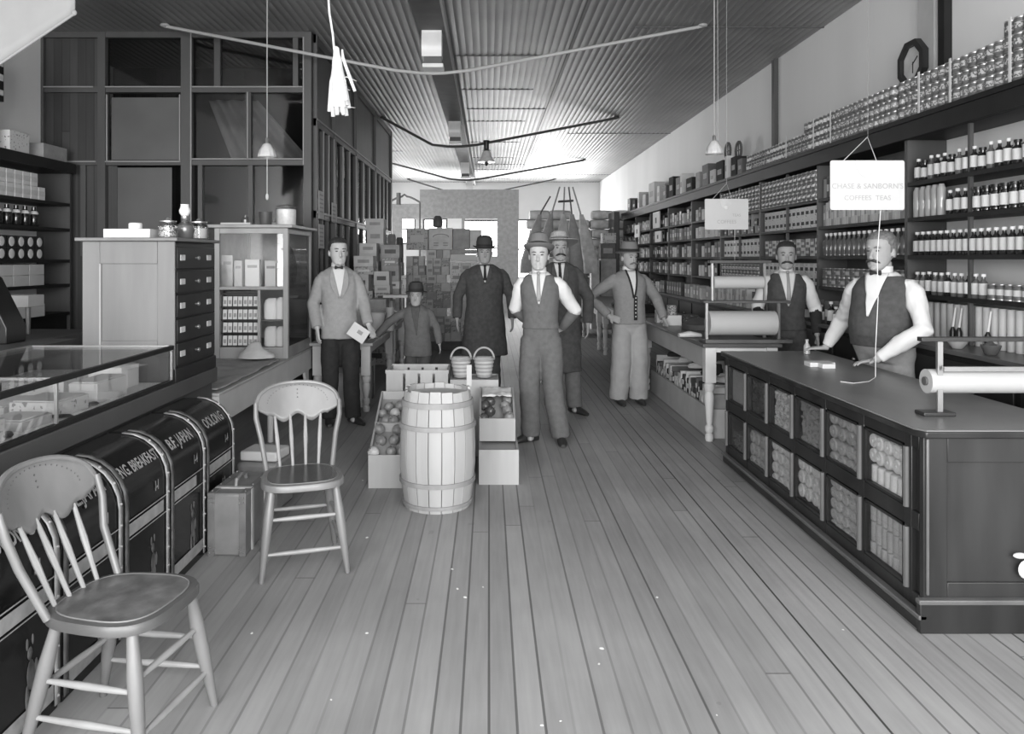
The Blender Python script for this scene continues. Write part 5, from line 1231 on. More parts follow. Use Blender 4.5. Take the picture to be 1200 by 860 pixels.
# ================================================================ FOREGROUND FURNITURE
def make_chair(label, loc, rz, dark):
    t = thing('spindle_chair', label, 'chair', loc, rz, 'spindle-back chairs in front')
    def outline(s, n=40):
        pts = []
        for i in range(n):
            q = 2*pi*i/n; c_, s_ = cos(q), sin(q)
            x = math.copysign(abs(c_)**(2/3.2), c_); y = math.copysign(abs(s_)**(2/3.0), s_)
            w = .215-.03*(y+1)/2
            pts.append((x*w*s, y*.205*s-.0))
        return pts
    g = G()
    o1 = outline(1); lv = [(.93, .412), (1.0, .420), (1.0, .440), (.975, .450), (.90, .451)]
    vs = []; n = 40
    for s, z in lv: vs += [(x, y, z) for x, y in outline(s)]
    fs = [(i*n+j, i*n+(j+1) % n, (i+1)*n+(j+1) % n, (i+1)*n+j) for i in range(len(lv)-1) for j in range(n)]+[tuple(reversed(range(n))), tuple(range((len(lv)-1)*n, len(lv)*n))]
    g.add(vs, fs); obj('seat', g, M['chaird'] if not dark else M['chairm'], t)
    rp = [(x, y, .453) for x, y in outline(.86)]; rp.append(rp[0])
    st_ = obj('seat_panel', G().prism(outline(.85), lambda u, v, w: (u, v, w), .4512, .4545), M['chairseat2'] if dark else M['chairp'], t, fixn=True)
    obj('seat_bead', G().tube(rp, .003, 6, caps=False), M['chairm'], t)
    legs = {}
    for sx in (-1, 1):
        for sy, tp, bt in ((-1, (.155, -.14), (.205, -.205)), (1, (.14, .13), (.19, .215))):
            a = V((sx*tp[0], tp[1], .415)); b = V((sx*bt[0], bt[1], .0)); legs[(sx, sy)] = (a, b)
            pts = [a.lerp(b, q) for q in (0, .1, .3, .5, .62, .8, 1)]
            obj('leg', G().tube(pts, [.017, .019, .024, .023, .021, .017, .012], 12), M['chairm'], t)
    def on(k, q): return legs[k][0].lerp(legs[k][1], q)
    for (k1, k2, qs) in (((-1, -1), (1, -1), (.32, .70)), ((-1, -1), (-1, 1), (.40, .66)), ((1, -1), (1, 1), (.40, .66)), ((-1, 1), (1, 1), (.45,))):
        for q in qs:
            a, b = on(k1, q), on(k2, q)
            obj('stretcher', G().tube([a, a.lerp(b, .2), a.lerp(b, .5), a.lerp(b, .8), b], [.007, .010, .0125, .010, .007], 10), M['chairk'], t)
    # back
    def yb(z): return .155+(z-.45)*.34
    def curve(x): return .055*(1-(x/.235)**2)
    def hoopx(v): return .235
    top = .865
    def crest(u, v):
        x = (u*2-1)*.218; uu = (u*2-1)
        zt = .765+(top-.765)*sqrt(max(0, 1-abs(uu)**2.6))
        sc = .685+.020*cos(uu*pi*3.0)-.03*(abs(uu) > .62)*0
        if abs(uu) > .72: sc += (abs(uu)-.72)*.30
        zb = min(sc, zt-.01); z = zb+(zt-zb)*v
        return (x, yb(z)+curve(x), z)
    obj('crest_rail', G().grid(crest, 36, 8), M['chairm'], t, solid=.016)
    rim = [crest(i/36, 1) for i in range(37)]
    obj('rim', G().tube([(x, y-.0, z+.002) for x, y, z in rim], .0115, 8), M['chairm'], t)
    dots = G()
    for i in range(22):
        a = pi*(i+.5)/22; x = .16*cos(a); z = .765+.09*sin(a); dots.ell((x, yb(z)+curve(x)-.0095, z), (.003, .001, .003), 6, 4)
    for z in (.79, .81, .83): dots.ell((0, yb(z)+curve(0)-.010, z), (.004, .001, .004), 6, 4)
    obj('punched_dot_pattern', dots, M['chaird'], t)
    for sx in (-1, 1):
        obj('back_post', G().tube([(sx*.168, .138, .440), (sx*.195, yb(.6)+.01, .60), (sx*.219, yb(.70), .70), (sx*.220, yb(.77)+.0, .775)], [.013, .014, .014, .012], 10), M['chairm'], t)
    for i in range(4):
        x = -.115+.0767*i; xb = x*.86
        z1 = .69
        p0 = V((xb, .168, .448)); p1 = V((x*1.05, yb(z1)+curve(x), z1+.01))
        obj('spindle', G().tube([p0, p0.lerp(p1, .3), p0.lerp(p1, .55), p0.lerp(p1, .8), p1], [.0075, .009, .0115, .009, .007], 8), M['chairk'], t)
    return t
make_chair('worn spindle-back chair facing the viewer, nearest the suitcase', (-.955, 3.92, 0), radians(18), True)
make_chair('large worn spindle-back chair in front of the nearest tea tins', (-1.19, 2.50, 0), radians(80), False)

# barrel
bx0, by0 = -.325, 4.86
t = thing('wooden_barrel', 'tall open pale stave barrel standing on the bare floor', 'barrel', (bx0, by0, 0))
ns = 18
def br(z): return .205+.033*(1-((z-.36)/.37)**2)
rr = random.Random(2); g = G()
zs = [0, .06, .15, .26, .38, .50, .60, .68, .735]
for i in range(ns):
    a0 = 2*pi*i/ns+.012; a1 = 2*pi*(i+1)/ns-.012; tp = .735+rr.uniform(-.012, .006); 
    zz = zs[:-1]+[tp]
    vs = []
    for z in zz:
        r = br(z)+rr.uniform(-.001, .001)
        for (rad, a) in ((r, a0), (r, (a0+a1)/2), (r, a1), (r-.014, a1), (r-.014, a0)): vs.append((rad*cos(a), rad*sin(a), z))
    m = 5; k = len(zz)
    fs = [(q*m+j, q*m+(j+1) % m, (q+1)*m+(j+1) % m, (q+1)*m+j) for q in range(k-1) for j in range(m)]+[tuple(reversed(range(m))), tuple(range((k-1)*m, k*m))]
    g.add(vs, fs)
obj('stave_body', g, M['pine'], t, ang=30)
obj('bottom_head', G().lathe([(.19, .03), (.19, .045), (0, .045)], n=24), M['pine2'], t)
obj('lining', G().lathe([(br(z)-.016, z) for z in (.05, .3, .5, .70)], n=24), M['pine2'], t)
for z0, h in ((.02, .025), (.155, .03), (.50, .03), (.635, .035)):
    obj('hoop', G().lathe([(br(z0)+.002, z0), (br(z0)+.011, z0+.001), (br(z0+h)+.011, z0+h-.001), (br(z0+h)+.002, z0+h), (br(z0)+.002, z0)], n=36), M['hoop'], t)
obj('broken_stave', G().box(-.016, .016, -.006, .006, .66, .87), M['pine'], t).location = (.198, .06, 0)
o = [c_ for c_ in t.children if c_.name.startswith('broken')][0]
# crates
def crate(name, label, x0, x1, y0, y1, z0, zf, zb, cat='crate', rimm=True, fl=None, m='pine', thick=.014, inner=.07):
    t = thing(name, label, cat, (x0, y0, z0))
    w, d = x1-x0, y1-y0; hf, hb = zf-z0, zb-z0
    obj('front_board', G().box(0, w, 0, thick, 0, hf), M[m], t, bevel=.002)
    obj('back_board', G().box(0, w, d-thick, d, 0, hb), M[m], t, bevel=.002)
    for x in (0, w-thick):
        obj('side_board', G().prism([(thick, 0), (thick, hf), (d-thick, hb), (d-thick, 0)], lambda u, v, q: (q, u, v), x, x+thick), M['pine2'], t, fixn=True)
    obj('base', G().prism([(thick, max(.0, hf-inner)), (thick, max(.01, hf-inner)+.01), (d-thick, hb-inner+.01), (d-thick, hb-inner)], lambda u, v, q: (q, u, v), thick, w-thick), M['pine2'], t, fixn=True)
    return t
crate('fruit_crate', 'low fruit crate of apples nearest the barrel, on its suitcase side', -.815, -.335, 5.18, 5.50, 0, .225, .375)
crate('fruit_crate', 'second sloping fruit crate of apples behind the low front one', -.82, -.335, 5.515, 5.86, 0, .375, .54)
crate('fruit_crate', 'pale lower crate holding up the crate of dark apples', -.07, .205, 5.26, 5.96, 0, .24, .24, inner=.03)
crate('fruit_crate', 'upper crate of dark apples with a tall white back board', -.07, .19, 5.50, 5.93, .242, .405, .56)
t = crate('wooden_crate', 'plain crate carrying the slatted crate in front of the boy', -.80, -.32, 5.98, 6.32, 0, .42, .42, inner=.02)
t = thing('slatted_crate', 'open slatted crate standing in front of the boy', 'crate', (-.80, 5.98, .421))
for i, (a, b) in enumerate(((0, .13), (.15, .245), (.265, .36), (.38, .48))): obj('slat', G().box(a, b, 0, .012, 0, .25), M['pine'], t); obj('slat', G().box(a, b, .328, .34, 0, .25), M['pine'], t)
for x in (0, .466): obj('end_board', G().box(x, x+.014, .0125, .3275, 0, .25), M['pine2'], t)
obj('base', G().box(.014, .466, .0125, .3275, 0, .012), M['pine2'], t)
obj('rim', G().box(-.006, .486, -.006, .008, .235, .262).box(-.006, .486, .332, .346, .235, .262).box(-.006, .006, .008, .332, .235, .262).box(.474, .486, .008, .332, .235, .262), M['pine'], t)
crate('wooden_crate', 'tall pale crate carrying the two handled baskets', -.305, .075, 6.02, 6.34, 0, .60, .60, inner=.02)
# apples
def apple_mk(m):
    def mk():
        g = G().lathe([(.001, .012), (.012, .004), (.024, .0), (.036, .014), (.040, .034), (.037, .052), (.026, .066), (.012, .069), (.004, .060), (0, .058)], n=16); g.mi = 1
        g.tube([(0, 0, .056), (.003, 0, .068), (.008, .002, .08)], [.0018, .0016, .002], 5)
        return tag(obj('apple', g, [M[m], M['stem']]), 'x', 'apple')
    return mk
M['apple_p'] = mat('apple_pale', .46, .35, var=.35, scale=14)
ka = [Kind(apple_mk('apple_p')), Kind(apple_mk('apple'))]; kd_ = [Kind(apple_mk('apple_d')), Kind(apple_mk('apple'))]
rr = random.Random(8)
def fillapples(x0, x1, y0, y1, zf, zb, kinds, what, top=0, n0=0):
    nx = int((x1-x0)/.078); ny = int((y1-y0)/.076)
    for j in range(ny):
        for i in range(nx):
            x = x0+.04+i*(x1-x0-.08)/(nx-1)+rr.uniform(-.003, .003); y = y0+.04+j*(y1-y0-.08)/(ny-1)
            z = zf+(zb-zf)*(y-y0)/(y1-y0)-.055+rr.uniform(0, .01)
            kinds[(i*3+j*5+rr.randrange(2)) % 2].place((x, y, z), f'apple in {what}, {nth(j)} row from front, {nth(i)} across', f'apples in {what}', rot=(rr.uniform(-.8, .8), rr.uniform(-.8, .8), rr.uniform(0, 6)), scale=rr.uniform(.9, 1.02))
fillapples(-.80, -.35, 5.195, 5.485, .235, .385, ka, 'the low front crate'); fillapples(-.805, -.35, 5.53, 5.76, .385, .49, ka, 'the second sloping crate')
fillapples(-.055, .175, 5.515, 5.82, .415, .52, kd_, 'the tall-backed crate')
tag(obj('wrapping_paper', G().grid(lambda u, v: (-.05+.22*u, 5.70+.20*v, .525+.03*abs(noise.noise(V((u*5, v*4, 2))))+.03*v), 12, 10), M['paper'], solid=.002), 'crumpled tissue paper behind the dark apples', 'paper')
# baskets
for i, x in enumerate((-.225, -.04)):
    t = thing('splint_basket', ('handled splint basket on the tall crate, on the boy\'s side', 'handled splint basket on the tall crate, nearer the man in the vest')[i], 'basket', (x, 6.17, .601), group='handled baskets on the tall crate')
    g = G(); n = 28; prof_ = [(.055, 0), (.058, .01), (.068, .08), (.078, .15)]
    g.lathe([(0, 0)]+prof_, n=n, sy=.8)
    obj('body', g, M['hoop'], t, solid=.004)
    for zz in (.02, .05, .08, .11): rq = .056+.022*zz/.15*1.1; obj('splint_band', G().lathe([(rq+.001, zz), (rq+.005, zz+.002), (rq+.006, zz+.016), (rq+.003, zz+.018)], n=n, sy=.8), M['pine'], t)
    obj('rim', G().lathe([(.080, .138), (.085, .139), (.085, .158), (.080, .159), (.080, .138)], n=n, sy=.8), M['hoop'], t)
    obj('contents', G().lathe([(.074, .135), (.06, .160), (.0, .165)], n=20, sy=.8), M['greyl'], t)
    obj('handle', G().tube([(.082*cos(a), 0, .14+.095*sin(a)) for a in [pi*q/14 for q in range(15)]], .004, 8, flat=.008, side=(0, 1, 0)), M['hoop'], t)
# specks of litter on the floor
rr = random.Random(31)
lit = [(443, 522), (425, 563), (607, 510), (530, 667), (536, 690), (657, 845), (635, 850), (705, 760), (840, 838), (702, 778), (566, 688), (545, 700), (388, 820), (430, 742), (770, 700), (988, 738), (430, 630), (295, 742)]
pc = Kind(lambda: tag(obj('paper_scrap', G().rings([((0, 0, 0), (.008, .001, 0), (0, .012, 0)), ((.001, 0, .003), (.005, 0, 0), (0, .008, 0))], 7), M['paper']), 'x', 'scrap'))
for i, (px, py) in enumerate(lit):
    p = at(px, py, 0); pc.place((p.x, p.y, .0005), f'tiny white paper scrap on the floor boards, {nth(i)} of the scatter', 'paper scraps on the floor', rz=rr.uniform(0, 3), scale=rr.uniform(.35, .9))
# ================================================================ PEOPLE
def mods(o, vox, disp=0.0, dscale=.12, sm=4, seed=0):
    r = o.modifiers.new('r', 'REMESH'); r.mode = 'VOXEL'; r.voxel_size = vox; r.use_smooth_shade = True
    s = o.modifiers.new('s', 'SMOOTH'); s.factor = .5; s.iterations = sm
    if disp:
        tx = bpy.data.textures.new('folds', 'CLOUDS'); tx.noise_scale = dscale; tx.noise_depth = 1
        d = o.modifiers.new('d', 'DISPLACE'); d.texture = tx; d.strength = disp; d.mid_level = .5; d.texture_coords = 'LOCAL'
HEAD = [(0.0, .028, -.078, -.03), (.014, .044, -.090, -.01), (.035, .055, -.092, .02), (.06, .062, -.088, .05), (.09, .068, -.087, .08), (.12, .072, -.088, .094), (.15, .075, -.090, .10), (.18, .073, -.086, .098), (.205, .063, -.070, .085), (.225, .042, -.04, .055), (.235, .015, -.01, .03)]
def lerp(a, b, t): return a+(b-a)*t
def hand(g, w, d, n, side, k=1.0, curl=.35, spread=.12, thumb=.9):
    """w wrist, d finger direction, n back-of-hand normal, side +1: thumb on +s"""
    w = V(w); d = V(d).normalized(); n = V(n); n = (n-d*n.dot(d)).normalized(); s = d.cross(n)
    g.rings([(w-d*.02*k, s*.024*k, n*.019*k), (w+d*.015*k, s*.028*k, n*.016*k), (w+d*.05*k, s*.038*k, n*.015*k), (w+d*.085*k, s*.040*k, n*.013*k), (w+d*.094*k, s*.036*k, n*.010*k)], 14)
    for i, (o, L_) in enumerate(((-.031, .062), (-.0105, .074), (.0105, .070), (.030, .055))):
        o = o*side*-1*-1 if side > 0 else o
        base = w+d*.08*k+s*(o*-side)*k
        dd = (d+s*(o*-side)*spread*8).normalized(); p = base; pts = [base-d*.015*k, base]; 
        for q, f in enumerate((.46, .30, .24)):
            c_ = curl*(q+.6); dd = (dd*cos(c_)-n*sin(c_)).normalized() if q else (dd*cos(c_*.5)-n*sin(c_*.5)).normalized()
            p = p+dd*L_*f*k; pts.append(p)
        g.tube(pts, [.009*k, .0095*k, .0088*k, .0080*k, .0062*k], 8)
    tb = w+d*.025*k+s*side*.026*k; td = (d*.7+s*side*thumb-n*.2).normalized(); td2 = (d*1.0+s*side*.35*thumb-n*.3).normalized()
    g.tube([tb-td*.01*k, tb+td*.03*k, tb+td*.03*k+td2*.028*k], [.013*k, .0115*k, .008*k], 8)

def person(label, loc, rz, H, arms, outfit, lean=(0, 0), head=(0, 0, 0), legs=None, skin='skin', age='man', vox=.006, girth=1.0, moustache=None, hair='hair', hat=None, hands=(None, None), belly=0.0, seat=None):
    k = H/1.75
    hz = .92; ch = age == 'boy'
    def LN(p):
        p = V(p); z = p.z
        if z > hz: p.x += lean[0]*(z-hz); p.y += lean[1]*(z-hz)
        return p*k
    hs = 1.09 if not ch else 1.24     # head scale
    neck = LN((0, .0, 1.49)); hc = LN((0, -.012, 1.482)) if not ch else LN((0, -.01, 1.455)); 
    HM = Matrix.Rotation(head[2], 3, 'Z') @ Matrix.Rotation(head[0], 3, 'X') @ Matrix.Rotation(head[1], 3, 'Y')
    def HP(p): return hc+HM@(V(p)*k*hs)
    g = G()
    # ---- body: one surface
    g.rings([(HP((0, (yf+yb)/2, z)), HM@V((w*k*hs, 0, 0)), HM@V((0, (yb-yf)/2*k*hs, 0))) for z, w, yf, yb in HEAD], 22, p=2.2)
    g.tube([HP((0, -.083, .13)), HP((0, -.098, .105)), HP((0, -.110, .082)), HP((0, -.100, .070))], [.008*k, .010*k, .0135*k, .009*k], 8)
    for s in (-1, 1):
        g.ell(HP((s*.076, .012, .105)), (.010*k, .018*k, .032*k), 10, 8, M=HM)
        g.ell(HP((s*.030, -.084, .143)), (.024*k, .011*k, .007*k), 10, 6, M=HM)
        g.ell(HP((s*.010, -.104, .075)), (.007*k, .007*k, .006*k), 8, 5, M=HM)
    g.ell(HP((0, -.092, .042)), (.024*k, .008*k, .006*k), 10, 6, M=HM); g.ell(HP((0, -.094, .055)), (.022*k, .007*k, .005*k), 10, 6, M=HM)
    g.ell(HP((0, -.088, .014)), (.022*k, .014*k, .014*k), 10, 6, M=HM)
    g.tube([LN((0, .015, 1.38)), neck+V((0, .012*k, 0)), HP((0, .018, .05))], [.072*k, .056*k, .055*k], 14)
    TR = [(.86, .150, .095, 0), (.95, .158, .105, -.0), (1.05, .145, .10, -.005), (1.15, .150, .105, -.01), (1.27, .165, .115, -.008), (1.35, .172, .105, .0), (1.40, .155, .088, .006), (1.44, .115, .07, .012), (1.475, .065, .055, .016)]
    gi = girth
    def tr(z):
        for i in range(len(TR)-1):
            if TR[i][0] <= z <= TR[i+1][0]:
                t = (z-TR[i][0])/(TR[i+1][0]-TR[i][0]); a = [lerp(TR[i][q], TR[i+1][q], t) for q in range(1, 4)]; break
        else: a = list(TR[0][1:] if z < TR[0][0] else TR[-1][1:])
        w, d, y = a; b_ = belly*max(0, 1-abs(z-1.08)/.24)
        return w*gi+b_*.35, d*gi+b_*.8, y-b_*.55
    def body_rings(zs, off, n=24, p=2.3, flare=None):
        r = []
        for z in zs:
            w, d, y = tr(max(z, .86)); f = off if not callable(off) else off(z)
            r.append((LN((0, y, z)), V(((w+f)*k, 0, 0)), V((0, (d+f)*k, 0))))
        return r
    zs = [.86, .95, 1.05, 1.15, 1.27, 1.37, 1.43, 1.47]
    g.rings(body_rings(zs, -.008), 20)
    sh = [V((-.178*gi, .010, 1.362)), V((.178*gi, .010, 1.362))]
    A = []
    for i in (0, 1):
        S = LN(sh[i]); E = V(arms[i][0])*k; W = V(arms[i][1])*k
        A.append((S, E, W)); g.tube([S, S.lerp(E, .5), E, E.lerp(W, .35), W], [.044*k, .042*k, .036*k, .036*k, .025*k], 12)
        hd = arms[i][2] if len(arms[i]) > 2 else None
        d_ = V(hd[0]) if hd else (W-E); n_ = V(hd[1]) if hd else V(((-1, 1)[i], 0, 0))
        kw = hd[2] if hd and len(hd) > 2 else {}
        hand(g, W, d_, n_, kw.pop('side', (1, -1)[i]) if kw else (1, -1)[i], k*(1.0 if not ch else .95), **kw)
    lg = legs or [((-.10, -.01, .48), (-.115, .03, .07), 0), ((.10, -.01, .48), (.115, .03, .07), 0)]
    Lg = []
    for i in (0, 1):
        Hh = V((-.09, .0, .88)) if i == 0 else V((.09, 0, .88)); Kn, An = V(lg[i][0]), V(lg[i][1])
        Lg.append((Hh*k, Kn*k, An*k, lg[i][2])); g.tube([Hh*k, Kn*k, An*k], [.078*k, .05*k, .034*k], 12)
        g.ell(An*k+V((0, -.03*k, -.03*k)), (.03*k, .07*k, .03*k), 10, 6)
    o = obj('person', g, M[skin], loc=loc, rz=rz); mods(o, vox, sm=4)
    tag(o, label, 'person')
    P_ = o
    # eyes
    for s in (-1, 1):
        obj('eye', G().ell(HP((s*.030, -.0845, .121)), (.0125*k, .007*k, .0055*k), 10, 6, M=HM), M['eye'], P_)
    if hair:
        hm = M[hair]
        g = G().rings([(HP((0, .022, .075)), HM@V((.070*k*hs, 0, 0)), HM@V((0, .070*k*hs, 0))), (HP((0, .025, .11)), HM@V((.079*k*hs, 0, 0)), HM@V((0, .083*k*hs, 0))), (HP((0, .018, .16)), HM@V((.082*k*hs, 0, 0)), HM@V((0, .092*k*hs, 0))), (HP((0, .012, .20)), HM@V((.077*k*hs, 0, 0)), HM@V((0, .092*k*hs, 0))), (HP((0, .010, .228)), HM@V((.058*k*hs, 0, 0)), HM@V((0, .070*k*hs, 0))), (HP((0, .01, .243)), HM@V((.022*k*hs, 0, 0)), HM@V((0, .03*k*hs, 0)))], 22)
        h_ = obj('hair', g, hm, P_)
        for s in (-1, 1): obj('eyebrow', G().tube([HP((s*.014, -.094, .139)), HP((s*.03, -.096, .144)), HP((s*.048, -.086, .140))], [.003*k, .004*k, .002*k], 6), hm, P_)
    if moustache:
        for s in (-1, 1): obj('moustache', G().tube([HP((0, -.106, .063)), HP((s*.018, -.106, .063)), HP((s*.036, -.094, .054)), HP((s*.046, -.084, .047))], [.006*k, .010*k, .008*k, .002*k], 8), M[moustache], P_)
    # ---- trousers
    tm = M[outfit['trousers']]; tw = outfit.get('tw', 1.0)
    g = G(); g.rings(body_rings([.86, .92, 1.0, 1.06], .016), 24); g.rings([(V((0, .0, .74))*k, V((.04*k, 0, 0)), V((0, .05*k, 0))), (V((0, .0, .80))*k, V((.12*k, 0, 0)), V((0, .088*k, 0))), (V((0, 0, .88))*k, V((.155*k, 0, 0)), V((0, .105*k, 0)))], 20)
    for Hh, Kn, An, yaw in Lg:
        lo = An.copy(); lo.z = .055*k
        g.tube([Hh+V((0, 0, .02)), Hh.lerp(Kn, .45), Kn, Kn.lerp(lo, .55), lo], [.086*k, .092*k*tw**.5, .080*k*tw, .076*k*tw, .074*k*tw], 16)
    o = obj('trousers', g, tm, P_); mods(o, .011, .014, .10, 3)
    for Hh, Kn, An, yaw in Lg:
        f = V((sin(yaw), -cos(yaw), 0)); a = V((An.x, An.y, 0)); s = f.cross(V((0, 0, 1)))
        g = G().rings([(a-f*.075*k+V((0, 0, .03*k)), s*.02*k, V((0, 0, .028*k))), (a-f*.05*k+V((0, 0, .045*k)), s*.036*k, V((0, 0, .045*k))), (a+V((0, 0, .052*k)), s*.038*k, V((0, 0, .052*k))), (a+f*.07*k+V((0, 0, .036*k)), s*.040*k, V((0, 0, .036*k))), (a+f*.14*k+V((0, 0, .026*k)), s*.040*k, V((0, 0, .026*k))), (a+f*.185*k+V((0, 0, .016*k)), s*.02*k, V((0, 0, .016*k)))], 14)
        obj('shoe', g, M['shoe'], P_)
    def front(x, z, off):
        w, d, y = tr(z); u = min(1, abs(x)/(w+off)); p_ = 2.3
        yy = y-(d+off)*(1-u**p_)**(1/p_)
        return LN((x, yy, z))
    def patch(name, fx, z0, z1, off, m, nu=8, nv=10, th=.005, par=None):
        """fx(v) -> (xl, xr) in torso units"""
        def fn(u, v):
            z = z0+(z1-z0)*v; a, b = fx(v); return front(a+(b-a)*u, z, off)
        return obj(name, G().grid(fn, nu, nv), m, par or P_, solid=th)
    def sleeve(g, i, r0, r1, r2, t1=1.0, t0=0.0):
        S, E, W = A[i]
        sg = -1 if i == 0 else 1; pre = S+V((-sg*.075, .004, .040))*k; pre2 = S+V((-sg*.025, .0, .022))*k
        tot = [pre, pre2, S.lerp(E, .12), S.lerp(E, .5), E, E.lerp(W, .5), W]; rad = [r0*.45, r0*.82, r0, r0*.95, r1, r1*.93, r2]
        if t1 < 1: tot[5] = E.lerp(W, t1*.5); tot[6] = E.lerp(W, t1)
        if t0 > 0: tot = [E.lerp(W, t0), E.lerp(W, lerp(t0, t1, .5)), E.lerp(W, t1)]; rad = [r1, r1*.95, r2]
        g.tube(tot, [q*k for q in rad], 14)
    up = outfit['upper']
    sw = M['shirt']
    if up in ('vest', 'jacket', 'coat', 'cardigan'):
        # collar and shirt front
        m1 = M[outfit['um']]; off = {'vest': .020, 'jacket': .034, 'coat': .040, 'cardigan': .028}[up]
        zt = 1.455
        if up == 'vest':
            g = G(); g.rings(body_rings([1.30, 1.35, 1.40, 1.44, 1.47], .008), 22)
            for i in (0, 1): sleeve(g, i, .066, .060, .036, outfit.get('sl', .93))
            o = obj('shirt', g, sw, P_); mods(o, .008, .018, .09, 3)
            if outfit.get('guards'):
                for i in (0, 1):
                    g = G(); sleeve(g, i, .05, .055, .040, .93, outfit.get('gs', .12) or .001); o = obj('sleeve_guard', g, M[outfit['guards']], P_, label='dark sleeve protector')
            g = G(); zb_ = outfit.get('zb', .93); zz = [zb_, zb_+.05, 1.05, 1.12, 1.2, 1.28, 1.35, 1.41, 1.445]
            g.rings(body_rings(zz, lambda z: off+.006*(z < 1.0)+(0 if z < 1.36 else -(z-1.36)*.10)), 26)
            o = obj('vest', g, m1, P_); mods(o, .010, .006, .12, 2)
        else:
            g = G(); zb_ = outfit.get('zb', .76)
            zz = [z for z in (.42, .55, .68, .80, .90, 1.0, 1.1, 1.2, 1.3, 1.38, 1.44, 1.475) if z > zb_+.03]; zz = [zb_]+zz
            fl = outfit.get('flare', .05)
            g.rings(body_rings(zz, lambda z: off+max(0, (1.02-z))*fl*1.6-(0 if z < 1.40 else (z-1.40)*.25)), 26)
            for i in (0, 1): sleeve(g, i, .068, .060, .050, .95)
            o = obj(up, g, m1, P_); mods(o, .010, .016, .11, 3)
            off += .004
        zv = outfit.get('zv', 1.18)
        wv = outfit.get('wv', .075)
        if not outfit.get('closed'):
            patch('shirt_front', lambda v: (-.006-wv*v, .006+wv*v), zv, 1.462, off+.003+outfit.get('po', 0), sw if outfit.get('shirtm') is None else M[outfit['shirtm']], th=.006)
        if outfit.get('lapel'):
            for s in (-1, 1): patch('lapel', lambda v, s=s: (s*(.004+wv*v), s*(.012+wv*v+.045*sin(pi*min(1, v*1.05))**.8)), zv-.02, 1.462, off+.009, M[outfit['lapel']], th=.006)
            patch('front_edge', lambda v: (-.012, -.006), outfit.get('zb', .76)+.03, zv, off+.006+.03, M['c_black'], nu=2, nv=12, th=.003) if False else None
        if outfit.get('trim'):
            for s in (-1, 1): patch('neck_trim', lambda v, s=s: (s*(-.004+wv*v), s*(.014+wv*v)), zv-.02, 1.475, off+.012, M['c_trim'], th=.006)
            patch('button_band', lambda v: (-.002, .034), .93, zv+.0, off+.012, M['c_trim'], nu=3, th=.006)
            for i in range(6): p = front(.016, .97+i*(zv-.99)/5, off+.02); obj('button', G().ell(p, (.008*k, .004*k, .008*k), 8, 5), M['paper'], P_)
        # collar
        n0 = neck+V((0, .010*k, .0)); g = G()
        g.lathe([(.064*k, -.030*k), (.062*k, .018*k), (.058*k, .018*k), (.060*k, -.03*k)], n0, 22)
        if not outfit.get('closed'): obj('collar', g, sw, P_)
        tie = outfit.get('tie')
        if tie == 'bow':
            p = front(0, 1.452, off+.008)+V((0, -.012*k, .012*k))
            g = G()
            for s in (-1, 1): g.rings([(p+V((s*.004*k, 0, 0)), V((0, .006*k, 0)), V((0, 0, .007*k))), (p+V((s*.030*k, 0, 0)), V((0, .008*k, 0)), V((0, 0, .018*k))), (p+V((s*.038*k, 0, 0)), V((0, .003*k, 0)), V((0, 0, .014*k)))], 10)
            g.ell(p, (.008*k, .009*k, .010*k), 8, 6); obj('bow_tie', g, M[outfit.get('tm', 'c_black')], P_)
        elif tie == 'long':
            patch('necktie', lambda v: (-.019+.008*v, .019-.008*v), zv+.02, 1.455, off+.012, M[outfit.get('tm', 'tie')], nu=4, th=.006)
            p = front(0, 1.455, off+.012); obj('tie_knot', G().ell(p+V((0, -.004*k, .002)), (.016*k, .012*k, .016*k), 10, 6), M[outfit.get('tm', 'tie')], P_)
        if outfit.get('buttons') and up == 'vest':
            for i in range(5): p = front(0, .98+i*(zv-1.0)/4, off+.004); obj('button', G().ell(p, (.006*k, .004*k, .006*k), 8, 5), M[outfit.get('bm', 'c_grey')], P_)
        if outfit.get('chain'):
            a, b = front(-.10, 1.06, off+.008), front(.0, 1.10, off+.01); c_ = (a+b)/2+V((0, -.006, -.03)); obj('watch_chain', G().tube([a, c_, b], .0025, 6), M['steel'], P_)
    if hat:
        kind, m = hat; q = HP((0, .004, .168)); tl = outfit.get('hat_tilt', 0.0)
        HT = HM@Matrix.Rotation(tl, 3, 'X')
        def ht(prof, sx=1.0, sy=1.18, nm='hat', mm=None, wav=0, par=P_, c_=q):
            g = G(); n = 28; vs = []
            for r, z in prof:
                for j in range(n):
                    a = 2*pi*j/n; vs.append(c_+HT@V((r*k*hs*cos(a)*sx, r*k*hs*sin(a)*sy, (z+(wav*cos(2*a) if r > .095 else 0))*k*hs)))
            kk = len(prof); g.add(vs, [(i*n+j, i*n+(j+1) % n, (i+1)*n+(j+1) % n, (i+1)*n+j) for i in range(kk-1) for j in range(n)])
            return obj(nm, g, M[mm or m], par)
        if kind == 'bowler': h = ht([(.078, -.01), (.110, .0), (.122, .012), (.120, .016), (.086, .010), (.086, .06), (.074, .105), (.045, .125), (0, .13)], wav=.008); ht([(.0875, .012), (.0875, .034)], nm='hat_band', mm='c_black', par=h)
        if kind == 'straw': h = ht([(.08, -.002), (.172, -.006), (.174, -.001), (.086, .008), (.084, .05), (.075, .085), (.03, .088), (0, .088)], wav=.012); ht([(.0875, .010), (.0865, .036)], nm='hat_band', mm='felt_g', par=h)
        if kind == 'fedora': h = ht([(.08, -.002), (.128, -.004), (.130, .002), (.087, .010), (.085, .055), (.074, .105), (.04, .118), (0, .108)], wav=-.006); ht([(.0885, .010), (.0875, .036)], nm='hat_band', mm='c_black', par=h)
